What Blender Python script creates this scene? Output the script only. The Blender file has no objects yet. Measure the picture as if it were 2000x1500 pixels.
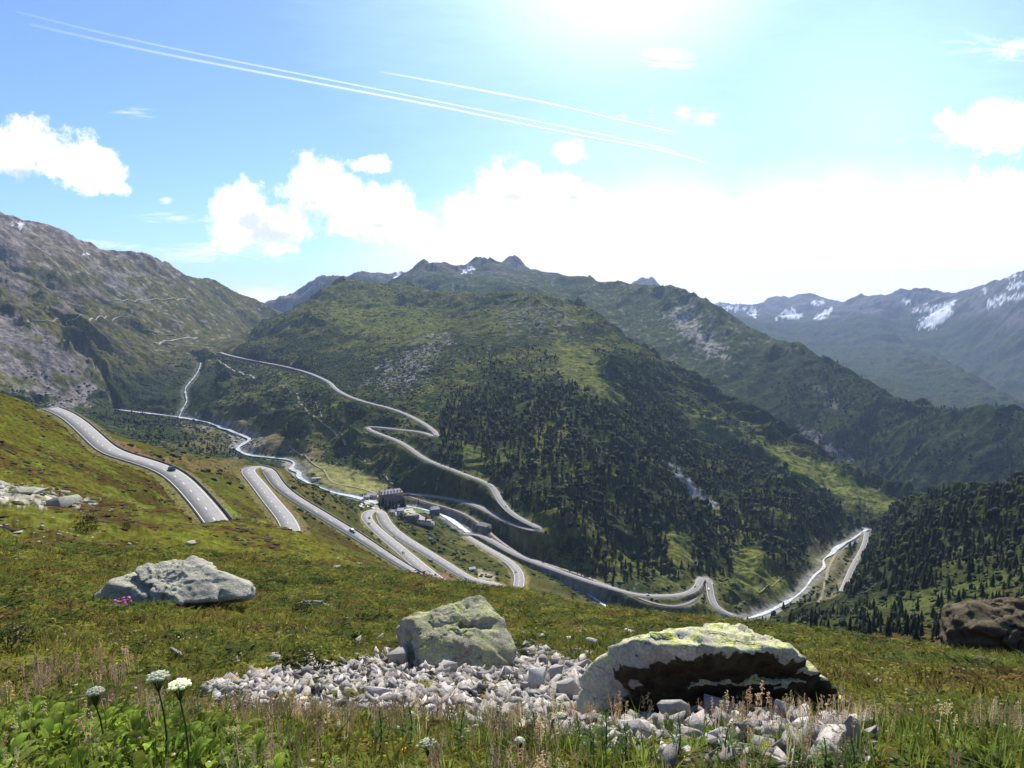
import bpy, bmesh, math, random
HI = True
import numpy as np
from mathutils import Vector, Matrix, Euler
C = bpy.context
R = math.radians
col = C.scene.collection
rng = np.random.default_rng(7)
random.seed(7)

# ---------------------------------------------------------------- camera, sky, sun, exposure
F = 1376.0                      # focal length in pixels of a 2000 px wide frame
PITCH = R(6.2)
cam_d = bpy.data.cameras.new('camera'); cam = bpy.data.objects.new('camera', cam_d); col.objects.link(cam)
cam_d.sensor_width = 36.0; cam_d.lens = 36.0 * F / 2000.0
cam_d.clip_start = 0.05; cam_d.clip_end = 120000
cam.location = (0, 0, 0); cam.rotation_euler = (math.pi / 2 - PITCH, 0, 0)
C.scene.camera = cam
SUN_EL, SUN_AZ = 45.0, 9.0     # degrees; azimuth clockwise from the view direction (+Y)
sd = bpy.data.lights.new('sun', 'SUN'); so = bpy.data.objects.new('sun', sd); col.objects.link(so)
sd.energy = 5.0; sd.angle = R(0.5); sd.color = (1.0, 0.95, 0.86)
sdir = Vector((math.sin(R(SUN_AZ)) * math.cos(R(SUN_EL)), math.cos(R(SUN_AZ)) * math.cos(R(SUN_EL)), math.sin(R(SUN_EL))))
so.rotation_euler = sdir.to_track_quat('Z', 'Y').to_euler()
C.scene.view_settings.view_transform = 'Standard'
C.scene.view_settings.look = 'None'
C.scene.view_settings.exposure = 0.42
C.scene.view_settings.gamma = 1.0

class NT:
    """tiny helper round a node tree"""
    def __init__(s, tree): s.t = tree; s.n = tree.nodes; s.l = tree.links
    def node(s, typ, **kw):
        n = s.n.new(typ)
        for k, v in kw.items(): setattr(n, k, v)
        return n
    def put(s, sock, v):
        if isinstance(v, bpy.types.NodeSocket): s.l.new(v, sock)
        else: sock.default_value = v
    def math(s, op, a, b=None, c=None, clamp=False):
        n = s.node('ShaderNodeMath', operation=op, use_clamp=clamp); s.put(n.inputs[0], a)
        if b is not None: s.put(n.inputs[1], b)
        if c is not None: s.put(n.inputs[2], c)
        return n.outputs[0]
    def vmath(s, op, a, b=None, sc=None):
        n = s.node('ShaderNodeVectorMath', operation=op); s.put(n.inputs[0], a)
        if b is not None: s.put(n.inputs[1], b)
        if sc is not None: s.put(n.inputs['Scale'], sc)
        return n.outputs[0] if op not in ('LENGTH', 'DOT_PRODUCT', 'DISTANCE') else n.outputs['Value']
    def noise(s, vec, scale, detail=4, rough=0.55, dist=0.0, out=0):
        n = s.node('ShaderNodeTexNoise'); s.put(n.inputs['Vector'], vec); s.put(n.inputs['Scale'], scale)
        n.inputs['Detail'].default_value = detail; n.inputs['Roughness'].default_value = rough
        n.inputs['Distortion'].default_value = dist
        return n.outputs[out]
    def ramp(s, fac, stops, interp='LINEAR'):
        n = s.node('ShaderNodeValToRGB'); s.put(n.inputs[0], fac); cr = n.color_ramp; cr.interpolation = interp
        while len(cr.elements) < len(stops): cr.elements.new(0.5)
        for e, (p, c) in zip(cr.elements, stops):
            e.position = p; e.color = (c, c, c, 1) if not hasattr(c, '__len__') else (*c[:3], 1)
        return n.outputs[0]
    def mix(s, f, a, b, blend='MIX'):
        n = s.node('ShaderNodeMix', data_type='RGBA', blend_type=blend); s.put(n.inputs[0], f)
        for i, v in ((6, a), (7, b)):
            s.put(n.inputs[i], v if isinstance(v, bpy.types.NodeSocket) else (*v[:3], 1))
        return n.outputs[2]
    def maprange(s, v, a, b, c=0.0, d=1.0, smooth=False):
        n = s.node('ShaderNodeMapRange', interpolation_type='SMOOTHSTEP' if smooth else 'LINEAR')
        for i, x in enumerate((v, a, b, c, d)): s.put(n.inputs[i], x)
        return n.outputs[0]

world = bpy.data.worlds.new('World'); C.scene.world = world; world.use_nodes = True
def build_world():
    w = NT(world.node_tree); w.n.clear()
    out = w.node('ShaderNodeOutputWorld'); bg = w.node('ShaderNodeBackground')
    sky = w.node('ShaderNodeTexSky', sky_type='NISHITA', sun_disc=False)
    sky.sun_elevation = R(SUN_EL); sky.sun_rotation = R(SUN_AZ)
    sky.altitude = 2200; sky.air_density = 1.0; sky.dust_density = 2.6; sky.ozone_density = 2.6
    tc = w.node('ShaderNodeTexCoord').outputs['Generated']
    sp = w.node('ShaderNodeSeparateXYZ'); w.put(sp.inputs[0], tc)
    y = w.math('MAXIMUM', sp.outputs[1], 0.05)
    px = w.math('DIVIDE', sp.outputs[0], y); pz = w.math('DIVIDE', sp.outputs[2], y)
    cb = w.node('ShaderNodeCombineXYZ'); w.put(cb.inputs[0], px); w.put(cb.inputs[1], pz)
    P = cb.outputs[0]                       # (tan azimuth, tan elevation): a sheet of cloud standing round the place
    def sk(u, v):                           # direction of a point in the sky
        x = (u - 1000) / F; yy = (750 - v) / F
        Y = math.cos(PITCH) + yy * math.sin(PITCH); Z = -math.sin(PITCH) + yy * math.cos(PITCH)
        return x / Y, Z / Y
    def blob(u, v, a, b, s=1.0):
        cx, cy = sk(u, v)
        dx = w.math('MULTIPLY', w.math('SUBTRACT', px, cx), F / a); dy = w.math('MULTIPLY', w.math('SUBTRACT', pz, cy), F / b)
        d = w.math('SQRT', w.math('ADD', w.math('MULTIPLY', dx, dx), w.math('MULTIPLY', dy, dy)))
        return w.math('MULTIPLY', w.math('SUBTRACT', 1.0, d), s)
    def union(bs):
        o = bs[0]
        for b in bs[1:]: o = w.math('MAXIMUM', o, b)
        return o
    cum = union([blob(*b) for b in CUMULUS])
    n1 = w.math('SUBTRACT', w.noise(P, 9.0, 6, 0.6), 0.5)
    n2 = w.math('SUBTRACT', w.noise(P, 30.0, 6, 0.68, 0.3), 0.5)
    dens = w.math('ADD', w.math('ADD', cum, w.math('MULTIPLY', n1, 2.6)), w.math('MULTIPLY', n2, 2.2)); dens = w.math('ADD', dens, 0.16)
    cov = w.maprange(dens, -0.02, 0.60, 0, 1, True)
    shade = union([blob(*b) for b in CLOUDSHADE])
    shade = w.maprange(w.math('ADD', shade, w.math('ADD', w.math('MULTIPLY', n1, 2.2), w.math('MULTIPLY', n2, 2.6))), 0.05, 0.95, 0, 0.6, True)
    cc = w.mix(shade, CLOUD_WHITE, CLOUD_GREY)
    wisp = union([blob(*b) for b in WISPS])
    mp = w.node('ShaderNodeMapping'); w.put(mp.inputs[0], P); mp.inputs['Scale'].default_value = (1.2, 5.5, 1); mp.inputs['Rotation'].default_value = (0, 0, R(8))
    n3 = w.math('SUBTRACT', w.noise(mp.outputs[0], 11.0, 8, 0.68, 0.8), 0.5)
    wc = w.maprange(w.math('ADD', wisp, w.math('MULTIPLY', n3, 4.2)), 0.1, 1.5, 0, 0.85, True)
    # broad white veil low in front, under the sun
    veil = union([blob(*b) for b in VEIL])
    vc = w.maprange(w.math('ADD', veil, w.math('MULTIPLY', n1, 0.35)), 0.0, 0.62, 0, 0.96, True)
    cir = w.maprange(w.math('ADD', union([blob(*b) for b in CIRRUS]), w.math('MULTIPLY', n3, 0.3)), 0.0, 1.0, 0, 0.75)
    skyc = w.mix(1.0, sky.outputs[0], SKY_TINT, 'MULTIPLY')
    gl = w.maprange(blob(1215, -90, 400, 300), 0.0, 1.25, 0, 0.95, True)
    c = w.mix(cir, skyc, (5.6, 8.3, 9.3)); c = w.mix(gl, c, CLOUD_WHITE); c = w.mix(vc, c, CLOUD_WHITE); c = w.mix(wc, c, CLOUD_WHITE); c = w.mix(cov, c, cc)
    w.put(bg.inputs[0], c); bg.inputs[1].default_value = 0.125
    w.l.new(bg.outputs[0], out.inputs[0])
CLOUD_WHITE = (9.0, 9.0, 9.2); CLOUD_GREY = (3.6, 3.9, 5.0); SKY_TINT = (0.74, 0.90, 1.06)
CUMULUS = [(70,285,90,50),(150,320,75,50),(190,350,50,32),(10,290,60,45),
 (460,410,52,55),(470,455,55,32),(545,485,50,20),(620,380,62,55),(660,400,70,50),(760,400,72,48),(700,425,140,46),(790,435,80,38),(560,440,80,45),
 (1000,375,95,55),(1110,385,80,48),(920,410,70,40),(1050,430,190,50),
 (1105,298,40,24),(728,322,42,17),
 (1985,250,110,55),(1930,245,90,30),(1960,390,110,60),(1850,430,110,40)]
CLOUDSHADE = [(610,420,60,45),(540,460,90,30),(1000,385,45,10),(740,440,40,14),(480,430,40,30),(1120,385,40,10),(30,340,70,18)]
WISPS = [(1385,235,46,34),(1310,115,60,30),(1335,218,24,24),(1270,218,18,12),(1218,224,14,9),(340,425,95,14),(400,495,190,22),(230,480,80,14),(240,220,60,10),(325,392,16,10),(1980,90,120,30),(500,575,140,22),(1900,270,120,24)]
CIRRUS = [(1250,-120,700,560),(1700,250,640,520),(1300,330,560,340)]
VEIL = [(1250,520,680,200),(1680,520,640,230),(480,590,130,30),(1150,440,300,80)]
build_world()

# ---------------------------------------------------------------- picture ray <-> place
def ray(u, v):
    u = np.asarray(u, float); v = np.asarray(v, float)
    x = (u - 1000) / F; y = (750 - v) / F
    Y = math.cos(PITCH) + y * math.sin(PITCH); Z = -math.sin(PITCH) + y * math.cos(PITCH)
    return np.arctan2(x, Y), Z / np.hypot(x, Y)
def at(u, v, r):
    a, t = ray(u, v); return np.array([r * np.sin(a), r * np.cos(a), r * t])
def project(x, y, z):
    yc = y * math.cos(PITCH) - z * math.sin(PITCH); zc = y * math.sin(PITCH) + z * math.cos(PITCH)
    yc = np.where(yc > 1e-3, yc, 1e-3)
    return 1000 + F * x / yc, 750 - F * zc / yc

# ---------------------------------------------------------------- noise
def _hash(ix, iy, s):
    h = (ix.astype(np.int64) * 374761393 + iy.astype(np.int64) * 668265263 + s * 974711) & 0xffffffff
    h = ((h ^ (h >> 13)) * 1274126177) & 0xffffffff
    return (h ^ (h >> 16)) & 0xffffffff
def perlin(x, y, s=0):
    ix = np.floor(x); iy = np.floor(y); fx = x - ix; fy = y - iy
    ix = ix.astype(np.int64); iy = iy.astype(np.int64)
    def g(dx, dy):
        a = _hash(ix + dx, iy + dy, s) * (2 * math.pi / 4294967296.0)
        return np.cos(a) * (fx - dx) + np.sin(a) * (fy - dy)
    wx = fx * fx * fx * (fx * (fx * 6 - 15) + 10); wy = fy * fy * fy * (fy * (fy * 6 - 15) + 10)
    a = g(0, 0) * (1 - wx) + g(1, 0) * wx; b = g(0, 1) * (1 - wx) + g(1, 1) * wx
    return (a * (1 - wy) + b * wy) * 1.5
def fbm(x, y, oct=4, s=0, gain=0.5):
    o = np.zeros(np.broadcast(x, y).shape); a = 1.0; f = 1.0
    for k in range(oct):
        o += a * perlin(x * f + 17.3 * k, y * f - 9.1 * k, s + k); a *= gain; f *= 2.03
    return o
def sstep(a, b, x):
    t = np.clip((x - a) / (b - a), 0, 1); return t * t * (3 - 2 * t)
# ---------------------------------------------------------------- the lie of the land: surveyed points (u, v, distance)
PTS = []; BACK = []         # (az, ln r, t)
def P(u, v, r):
    a, t = ray(u, v); PTS.append((float(a), math.log(r), float(t)))
def densify(pl, step=22.0):
    pl = np.array(pl, float); out = [pl[0]]
    for a, b in zip(pl[:-1], pl[1:]):
        n = max(1, int(math.hypot(b[0]-a[0], b[1]-a[1]) / step))
        for k in range(1, n + 1):
            f = k / n; q = a + (b - a) * f
            q[2] = math.exp(math.log(a[2]) * (1-f) + math.log(b[2]) * f); out.append(q)
    return np.array(out)
def ridge(pl, back=((1.10, .022), (1.30, .065)), step=26.0):
    for u, v, r in densify(pl, step):
        a, t = ray(u, v); PTS.append((float(a), math.log(r), float(t)))
        for k, d in back: BACK.append((float(a), math.log(r * k), float(t) - d))
def line(pl, step=30.0):
    for u, v, r in densify(pl, step): P(u, v, r)
def zline(pl):                       # (u, v, z or None): height known, distance follows
    pl = [list(p) for p in pl]
    s = [0.0]
    for a, b in zip(pl[:-1], pl[1:]): s.append(s[-1] + math.hypot(b[0]-a[0], b[1]-a[1]))
    ks = [i for i, p in enumerate(pl) if p[2] is not None]
    z = np.interp(s, [s[i] for i in ks], [pl[i][2] for i in ks])
    out = []
    for p, zz in zip(pl, z):
        a, t = ray(p[0], p[1]); out.append((p[0], p[1], float(zz / t)))
    return out

# near ground
for u in (-500, -100, 300, 700, 1100, 1500, 1900, 2400):
    for r, z in ((0.8, -1.55), (1.3, -1.6), (2.0, -1.68)): 
        a, t = ray(u, 1450); PTS.append((float(a), math.log(r), z / r))
for row in [((0,1500,2.75),(500,1500,2.75),(1000,1500,2.7),(1500,1500,2.7),(2000,1500,2.8)),
            ((0,1420,3.9),(500,1420,4.1),(1000,1420,4.2),(1500,1420,4.1),(2000,1420,4.4)),
            ((-400,1250,9),(0,1340,6.5),(400,1340,6.6),(800,1345,6.3),(1200,1360,5.9),(1650,1370,6),(2000,1370,6.4),(2500,1380,6.6)),
            ((-400,1120,20),(0,1250,13),(350,1260,12),(650,1262,11),(1000,1275,9.6),(1300,1290,9.4),(1700,1310,9.5),(2000,1330,9.5),(2500,1360,9)),
            ((-400,1000,42),(0,1160,28),(200,1190,24),(450,1185,24),(700,1190,24),(1000,1215,20),(1300,1245,19),(1600,1255,19),(1850,1290,16),(2100,1315,15)),
            ((-400,900,90),(0,1060,60),(200,1080,58),(400,1085,60),(600,1110,55),(800,1155,42)),
            ((-400,800,160),(0,960,120),(200,985,115),(330,1000,115)),
            ((-400,740,230),(0,860,200),(150,920,185),(300,955,175)),
            ((0,1110,42),(300,1120,42),(600,1140,40))]:
    line(row, 60)
# near crest, the roads vanish behind it
crest_near = [(385,1012,135),(440,1019,120),(520,1034,110),(585,1040,105),(640,1065,95),(700,1095,85),(770,1128,70),(850,1140,62),(950,1158,55),(1050,1163,52),(1150,1192,46),(1220,1213,43),(1300,1234,41),(1400,1239,38),(1500,1241,34),(1620,1248,32),(1750,1268,28),(1900,1300,24),(2050,1312,22),(2450,1350,18)]
ridge(crest_near, ((1.25,.03),(1.6,.055)), 30)
# road lines on our side (surveyed by height)
ROAD = {}
ROAD['a'] = zline([(98,797,-61),(130,808,None),(160,832,None),(190,862,None),(212,882,None),(250,893,None),(300,908,None),(335,922,None),(362,946,None),(388,975,None),(415,1008,-70),(440,1045,-72)])
ROAD['b'] = zline([(572,1062,-104),(570,1030,-106),(552,1004,None),(528,978,None),(508,950,None),(490,930,None),(480,918,-109),(493,911,None),(515,911,-112),(528,922,None),(535,938,None),(552,958,None),(590,982,-128),(645,1015,None),(700,1048,-144),(760,1088,None),(810,1118,None),(850,1142,-172)])
ROAD['c'] = zline([(868,1142,-186),(835,1120,None),(800,1088,None),(765,1060,None),(735,1035,None),(716,1016,-209),(714,1004,None),(724,997,-215),(740,997,None),(746,1007,None),(752,1024,None),(775,1045,-222),(820,1072,None),(870,1102,None),(908,1128,-235),(935,1137,None),(965,1140,None),(990,1150,None),(1002,1166,-246),(1010,1160,None),(1014,1138,None),(1016,1124,-250),(1006,1106,None),(988,1092,None),(965,1080,None),(935,1062,None),(912,1048,-286)])
ROAD['d'] = zline([(430,688,-158),(445,694,None),(500,705,-166),(560,716,-172),(600,726,None),(632,740,-180),(647,748,None),(650,756,None),(672,772,-188),(715,786,None),(765,797,-200),(800,811,-206),(838,832,None),(858,850,-216),(848,855,None),(835,844,-218),(780,839,-222),(725,832,None),(710,834,-226),(735,846,None),(785,862,-231),(812,884,None),(830,898,-238),(870,912,None),(920,932,-248),(955,943,None),(968,958,None),(974,975,-260),(992,1000,None),(1030,1022,None),(1058,1032,-272),(1050,1038,None),(1020,1030,None),(985,1016,-274),(930,985,None),(880,973,-279),(825,966,None),(790,963,-282)])
ROAD['rail'] = zline([(790,966,-284),(820,978,None),(870,990,-284),(915,1005,None),(945,1030,-287),(975,1058,-293),(1010,1080,None),(1060,1100,-300),(1120,1118,-306),(1170,1137,-311),(1230,1160,-316),(1275,1180,-321),(1330,1187,-326),(1362,1172,-330),(1374,1146,-332)])
ROAD['lower'] = zline([(905,1043,-288),(940,1043,-290),(975,1066,None),(1020,1090,-297),(1060,1104,None),(1110,1122,-304),(1150,1136,None),(1200,1150,-312),(1240,1163,-317),(1300,1165,-322),(1350,1160,-325),(1364,1145,None),(1368,1128,-328),(1380,1126,None),(1386,1140,None),(1388,1172,-338),(1400,1190,None),(1432,1202,-345)])
ROAD['east'] = zline([(1692,1040,-400),(1690,1068,-398),(1668,1098,None),(1655,1130,None),(1642,1165,-385),(1622,1180,-380)])
for k in ('a','b','c','d','rail','lower','east'):
    line(ROAD[k], 24)
RIVER = {}
RIVER['main'] = zline([(168,792,-268),(215,798,None),(285,806,None),(350,814,-275),(400,822,None),(440,836,None),(465,848,-276),(495,856,None),(470,868,None),(458,876,-277),(480,888,None),(530,893,-278),(570,897,None),(575,908,None),(563,915,-280),(590,922,None),(577,932,-281),(640,960,-284),(690,968,-285),(745,985,-288),(800,988,-289),(845,998,-290),(880,1010,None),(905,1035,-295),(930,1050,-298),(985,1077,None),(1060,1112,-308),(1130,1148,-316),(1165,1172,-321),(1200,1193,-326),(1222,1205,-329),(1280,1222,-334),(1340,1222,-338),(1400,1220,-343),(1450,1212,-349),(1500,1195,-358),(1536,1175,-368),(1560,1163,-372),(1580,1140,None),(1590,1120,-378),(1615,1108,None),(1605,1092,-386),(1628,1080,None),(1632,1068,-393),(1662,1056,None),(1680,1042,-404),(1694,1032,-408)])
RIVER['side'] = zline([(392,708,-190),(388,725,None),(372,745,-215),(358,760,None),(368,782,None),(355,798,-262),(350,814,-275)])
line(RIVER['main'], 24); line(RIVER['side'], 30)
# our side of the valley, beyond the roads
ridge([(-400,690,330),(-150,735,320),(0,770,310),(60,785,350),(104,799,430)], ((1.12,.02),(1.4,.05)))
ridge([(120,806,440),(190,838,450),(260,864,490),(350,886,530),(440,898,560),(475,902,580),(560,918,580),(620,948,600),(680,985,650)], ((1.15,.015),(1.45,.03)), 26)
line([(0,800,270),(60,820,290)], 30)
for p in [(720,985,850),(800,1022,880),(870,1060,790),(950,1095,720),(1060,1130,640),(1110,1135,690),(1150,1162,670),(1060,1158,420),(1150,1187,380),(1250,1222,450),(1220,1212,560),(800,1040,760),(860,1090,660),(930,1110,650),(980,1120,640),(650,1000,520),(900,1080,700)]: P(*p)
# valley floor
for p in [(200,820,1640),(200,850,1420),(300,830,1560),(300,865,1330),(400,860,1380),(400,885,1260),(470,892,1230),(540,905,1190),(640,945,1130),(700,950,1120),(740,935,1165),(640,915,1210),(600,885,1300),(520,855,1440),(420,820,1670),(820,990,1010),(830,1010,950),(400,800,1880),(300,790,2000),(750,1005,900)]: P(*p)
# the middle mountain
line([(1020,570,2600),(1000,600,2400),(1000,640,2150),(1000,700,1700),(1000,760,1470),(1000,800,1330),(1000,850,1190),(1000,900,1065)])
line([(1100,600,2420),(1100,650,2100),(1110,700,1780),(1130,770,1400),(1130,810,1290),(1110,860,1150),(1100,900,1040),(1100,950,940),(1100,1000,860),(1090,1060,830)])
line([(1200,660,2180),(1200,700,1850),(1200,760,1500),(1200,800,1360),(1200,860,1200),(1200,900,1100),(1200,950,1010),(1200,1000,930),(1200,1050,870),(1190,1110,815)])
line([(1300,730,2000),(1300,800,1650),(1300,850,1430),(1300,900,1270),(1300,950,1130),(1300,1000,1025),(1300,1050,930),(1300,1100,855),(1310,1150,800)])
line([(1400,790,1850),(1400,850,1650),(1400,900,1480),(1400,950,1290),(1400,1000,1140),(1400,1050,1030),(1400,1100,940),(1430,1150,860)])
line([(1500,860,1750),(1500,900,1600),(1500,950,1380),(1500,1000,1220),(1500,1050,1090),(1500,1100,990),(1510,1150,900)])
line([(1600,905,1700),(1600,950,1560),(1600,1000,1400),(1600,1050,1240)])
line([(1690,960,1650),(1690,1000,1500),(1650,1030,1390)])
line([(900,570,2900),(900,600,2650),(900,650,2150),(900,700,1750),(900,760,1500),(900,800,1340),(890,850,1190),(900,880,1115)])
line([(800,600,2850),(800,650,2250),(800,700,1900),(800,750,1580),(800,785,1430)])
line([(700,600,2850),(700,650,2350),(700,700,2050),(700,750,1720)])
line([(600,620,2650),(600,660,2450),(600,700,2130)])
line([(520,668,2650),(510,690,2350)])
for p in [(460,740,2050),(460,790,1800),(550,760,1830),(550,800,1650),(600,800,1580),(600,845,1420),(680,830,1400),(650,865,1350),(700,885,1265),(740,910,1185),(770,900,1165),(800,930,1110),(850,945,1060),(900,960,1010),(945,978,965),(770,820,1330),(1000,965,955),(1040,1003,885)]: P(*p)
ridge([(430,682,2550),(480,672,2680),(540,635,2900),(600,590,3100),(640,565,3200),(680,548,3300),(740,556,3280),(800,560,3200),(850,568,3050),(930,572,2850),(980,570,2700),(1020,568,2600),(1060,574,2560),(1100,588,2500),(1150,608,2420),(1200,640,2300),(1250,676,2180),(1300,710,2100),(1350,742,2000),(1400,768,1950),(1500,832,1850),(1600,888,1750),(1700,945,1650),(1775,985,1560),(1800,1000,1500)], ((1.08,.02),(1.2,.05)))
# the mountain behind it
ridge([(780,552,4900),(835,508,4700),(850,513,4750),(865,513,4750),(890,522,4800),(920,516,4800),(945,503,4800),(965,512,4750),(980,520,4700),(1040,527,4650),(1080,536,4600),(1150,541,4400),(1200,550,4100),(1240,556,4000),(1300,560,3800),(1350,578,3650),(1400,605,3500),(1450,635,3350),(1500,660,3200),(1560,682,3050),(1600,700,2900),(1650,732,2780),(1700,758,2650),(1760,782,2560),(1800,790,2500),(1860,799,2450),(1930,803,2400),(2000,815,2350),(2200,850,2250),(2450,900,2100)], ((1.07,.02),(1.25,.05)))
ridge([(975,522,5600),(988,505,5600),(1001,498,5600),(1015,508,5600),(1032,526,5600)], ((1.05,.02),(1.12,.05)), 10)
line([(1800,815,2430),(1800,850,2330),(1800,900,2230),(1800,950,2150)]); line([(1700,800,2500),(1700,850,2380),(1700,920,2250)])
line([(2000,840,2300),(2000,880,2220),(2000,950,2120)]); line([(1900,830,2360),(1900,880,2240),(1900,940,2140)]); line([(2400,930,2050),(2400,980,1950)])
line([(1600,740,2740),(1600,800,2500),(1600,860,2350)]); line([(1500,700,3000),(1500,750,2750),(1500,800,2550)])
line([(1400,650,3250),(1400,700,3000),(1400,750,2800)]); line([(1300,590,3700),(1300,620,3500),(1300,680,3100)])
line([(1200,580,3900),(1200,625,3500)]); line([(1100,560,4200),(1100,580,3900)]); line([(1000,535,4500),(1000,562,3900)]); line([(900,535,4600),(900,560,4000)]); line([(835,530,4500),(820,550,4200)])
ridge([(505,602,6000),(530,596,6000),(560,585,6000),(590,572,6000),(625,545,6000),(650,540,6000),(680,541,6000),(708,531,6000),(730,535,6000),(790,533,6100)], ((1.06,.02),(1.3,.04)), 16)
# the left mountain
ridge([(-400,270,2900),(-150,360,3100),(0,420,3300),(50,433,3350),(100,450,3400),(140,462,3450),(200,490,3600),(235,492,3650),(270,497,3700),(300,507,3800),(350,532,3900),(400,545,4000),(440,565,4050),(480,582,4100),(520,603,4200),(548,620,4300)], ((1.07,.02),(1.3,.06)), 24)
for p in [(-300,400,2600),(-300,550,2200),(-300,660,1900),(-300,740,1500),(0,500,2900),(0,560,2650),(0,600,2450),(0,650,2150),(0,690,2020),(0,740,1930),(0,780,1850),(100,500,3050),(100,560,2750),(100,620,2280),(100,660,2120),(100,700,2050),(100,750,1980),(100,785,1900),(170,650,2300),(180,700,2130),(190,760,2050),(200,530,3300),(200,580,3000),(200,650,2500),(210,720,2200),(250,770,2100),(300,540,3500),(300,580,3250),(300,620,3050),(300,680,2700),(300,740,2300),(400,580,3700),(400,620,3450),(400,660,3100),(385,690,2700),(450,620,3700),(460,660,3400),(500,630,3800),(330,770,2080),(140,580,2650),(60,590,2480),(430,672,3150)]: P(*p)
# wooded spur on the right
ridge([(1694,1028,1360),(1712,1012,1290),(1740,1000,1190),(1800,985,1050),(1860,972,1010),(1930,962,990),(2000,955,970),(2200,935,900),(2450,920,850)], ((1.1,.02),(1.35,.06)))
for p in [(1702,1060,1200),(1690,1110,1080),(1680,1150,960),(1740,1040,980),(1800,1020,900),(1800,1070,780),(1750,1110,770),(1800,1130,640),(1700,1190,660),(1640,1200,760),(1600,1210,720),(1540,1215,680),(1500,1228,600),(1650,1230,500),(1750,1240,400),(1800,1200,470),(1850,1240,330),(1900,1200,420),(1900,1100,640),(1900,1030,790),(2000,1000,820),(2000,1080,640),(2000,1160,470),(2000,1240,300),(1850,1160,520),(2300,1000,650),(2300,1150,350),(1440,1225,650),(1590,1150,900),(1600,1180,830)]: P(*p)
# far ranges
ridge([(1380,596,12500),(1405,594,12500),(1440,600,12500),(1475,601,12500),(1505,585,12500),(1540,580,12500),(1572,576,12500),(1600,583,12500),(1630,590,12400),(1665,597,12000)], ((1.06,.01),(1.3,.04)), 14)
ridge([(1640,600,10500),(1665,590,10500),(1690,578,10500),(1712,580,10500),(1730,578,10500),(1755,577,10200),(1775,568,10200),(1800,562,10000),(1820,572,10000),(1850,578,9800),(1880,572,9500),(1930,558,9200),(2000,535,8800),(2200,470,8300),(2450,400,8000)], ((1.06,.02),(1.3,.06)), 16)
ridge([(1640,610,9500),(1690,625,8700),(1730,650,8000),(1765,680,7300),(1800,697,6500),(1850,712,6000),(1900,735,5500),(1950,762,5100),(2000,792,4800),(2200,860,4300),(2450,930,4000)], ((1.06,.012),(1.16,.025)), 24)
line([(1775,620,9400),(1790,660,8700),(1830,685,8000),(1900,712,7400),(1960,742,6900),(2010,762,6600),(2200,830,6000)]); line([(1900,620,8600),(1900,670,7900)]); line([(2000,600,8000),(2000,680,7300),(2000,730,6900)]); line([(2300,560,7500),(2300,700,6800)])
line([(1500,620,10800),(1550,640,9500),(1600,620,10800)]); line([(1600,670,8200),(1650,700,7000),(1700,720,6200),(1800,745,5300),(1900,780,4600)])
ridge([(1235,560,9000),(1247,551,9000),(1262,546,9000),(1277,550,9000),(1290,560,9000)], ((1.05,.015),(1.2,.04)), 10)
for u in (-400,0,400,800,1200,1600,2000,2400):
    P(u, 640, 16000); P(u, 620, 20000)
for u in (-400,0,400):
    P(u, 640, 7500)
PT = np.array(PTS); BK = np.array(BACK)
gap = np.sqrt(((BK[:, None, :2] - PT[None, :, :2])**2).sum(-1)).min(1)
PT = np.r_[PT, BK[gap > 0.045]]
# drop near-duplicate points
key = np.round(PT[:, :2] / 0.006).astype(int); _, idx = np.unique(key, axis=0, return_index=True); PT = PT[np.sort(idx)]
EPS = 0.004
def rbf_fit(pt):
    X = pt[:, :2]; d = np.sqrt(((X[:, None] - X[None]) ** 2).sum(-1) + EPS**2)
    n = len(X); A = np.zeros((n+3, n+3)); A[:n, :n] = d + np.diag(np.where(X[:, 1] > math.log(2900), -0.0004, -0.004))
    Q = np.c_[np.ones(n), X]; A[:n, n:] = Q; A[n:, :n] = Q.T
    return X, np.linalg.solve(A, np.r_[pt[:, 2], 0, 0, 0])
RX, RW = rbf_fit(PT)
AZL = R(42.5)
def rbf_grid(az, lr):
    o = np.zeros((len(lr), len(az)))
    for i, l in enumerate(lr):
        d = np.sqrt((az[:, None] - RX[None, :, 0])**2 + (l - RX[None, :, 1])**2 + EPS**2)
        o[i] = d @ RW[:-3] + RW[-3] + RW[-2] * az + RW[-1] * l
    return o
# polar sheet: columns in azimuth, rings in distance
def span(a, b, n): return np.linspace(a, b, n, endpoint=False)
NA = 1240 if HI else 620
az = np.r_[np.linspace(R(-78), R(-41), 50)[:-1], np.linspace(R(-41), R(41), NA), np.linspace(R(41), R(78), 50)[1:]]
k = 1.0 if HI else 0.5
lr = np.concatenate([span(math.log(a), math.log(b), int(n * k)) for a, b, n in
    [(0.5, 2.2, 24), (2.2, 12, 150), (12, 60, 110), (60, 170, 70), (170, 700, 260), (700, 2700, 620), (2700, 5500, 260), (5500, 13000, 190), (13000, 14500, 8)]] + [[math.log(14500)]])
ca = np.linspace(-AZL, AZL, 300); cl = np.linspace(lr[0], lr[-1], 560)
G = rbf_grid(ca, cl)
def bilin(G, a, l):
    a = np.clip(a, ca[0], ca[-1]); fa = (a - ca[0]) / (ca[1] - ca[0]); fl = (l - cl[0]) / (cl[1] - cl[0])
    ia = np.clip(fa.astype(int), 0, len(ca) - 2); il = np.clip(fl.astype(int), 0, len(cl) - 2)
    fa = fa - ia; fl = fl - il
    return (G[il, ia] * (1-fa) + G[il, ia+1] * fa) * (1-fl) + (G[il+1, ia] * (1-fa) + G[il+1, ia+1] * fa) * fl
AZ, LR = np.meshgrid(az, lr); RR = np.exp(LR)
T = bilin(G, AZ, LR)
X = RR * np.sin(AZ); Y = RR * np.cos(AZ); Z = T * RR
T0 = T.copy()
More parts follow.
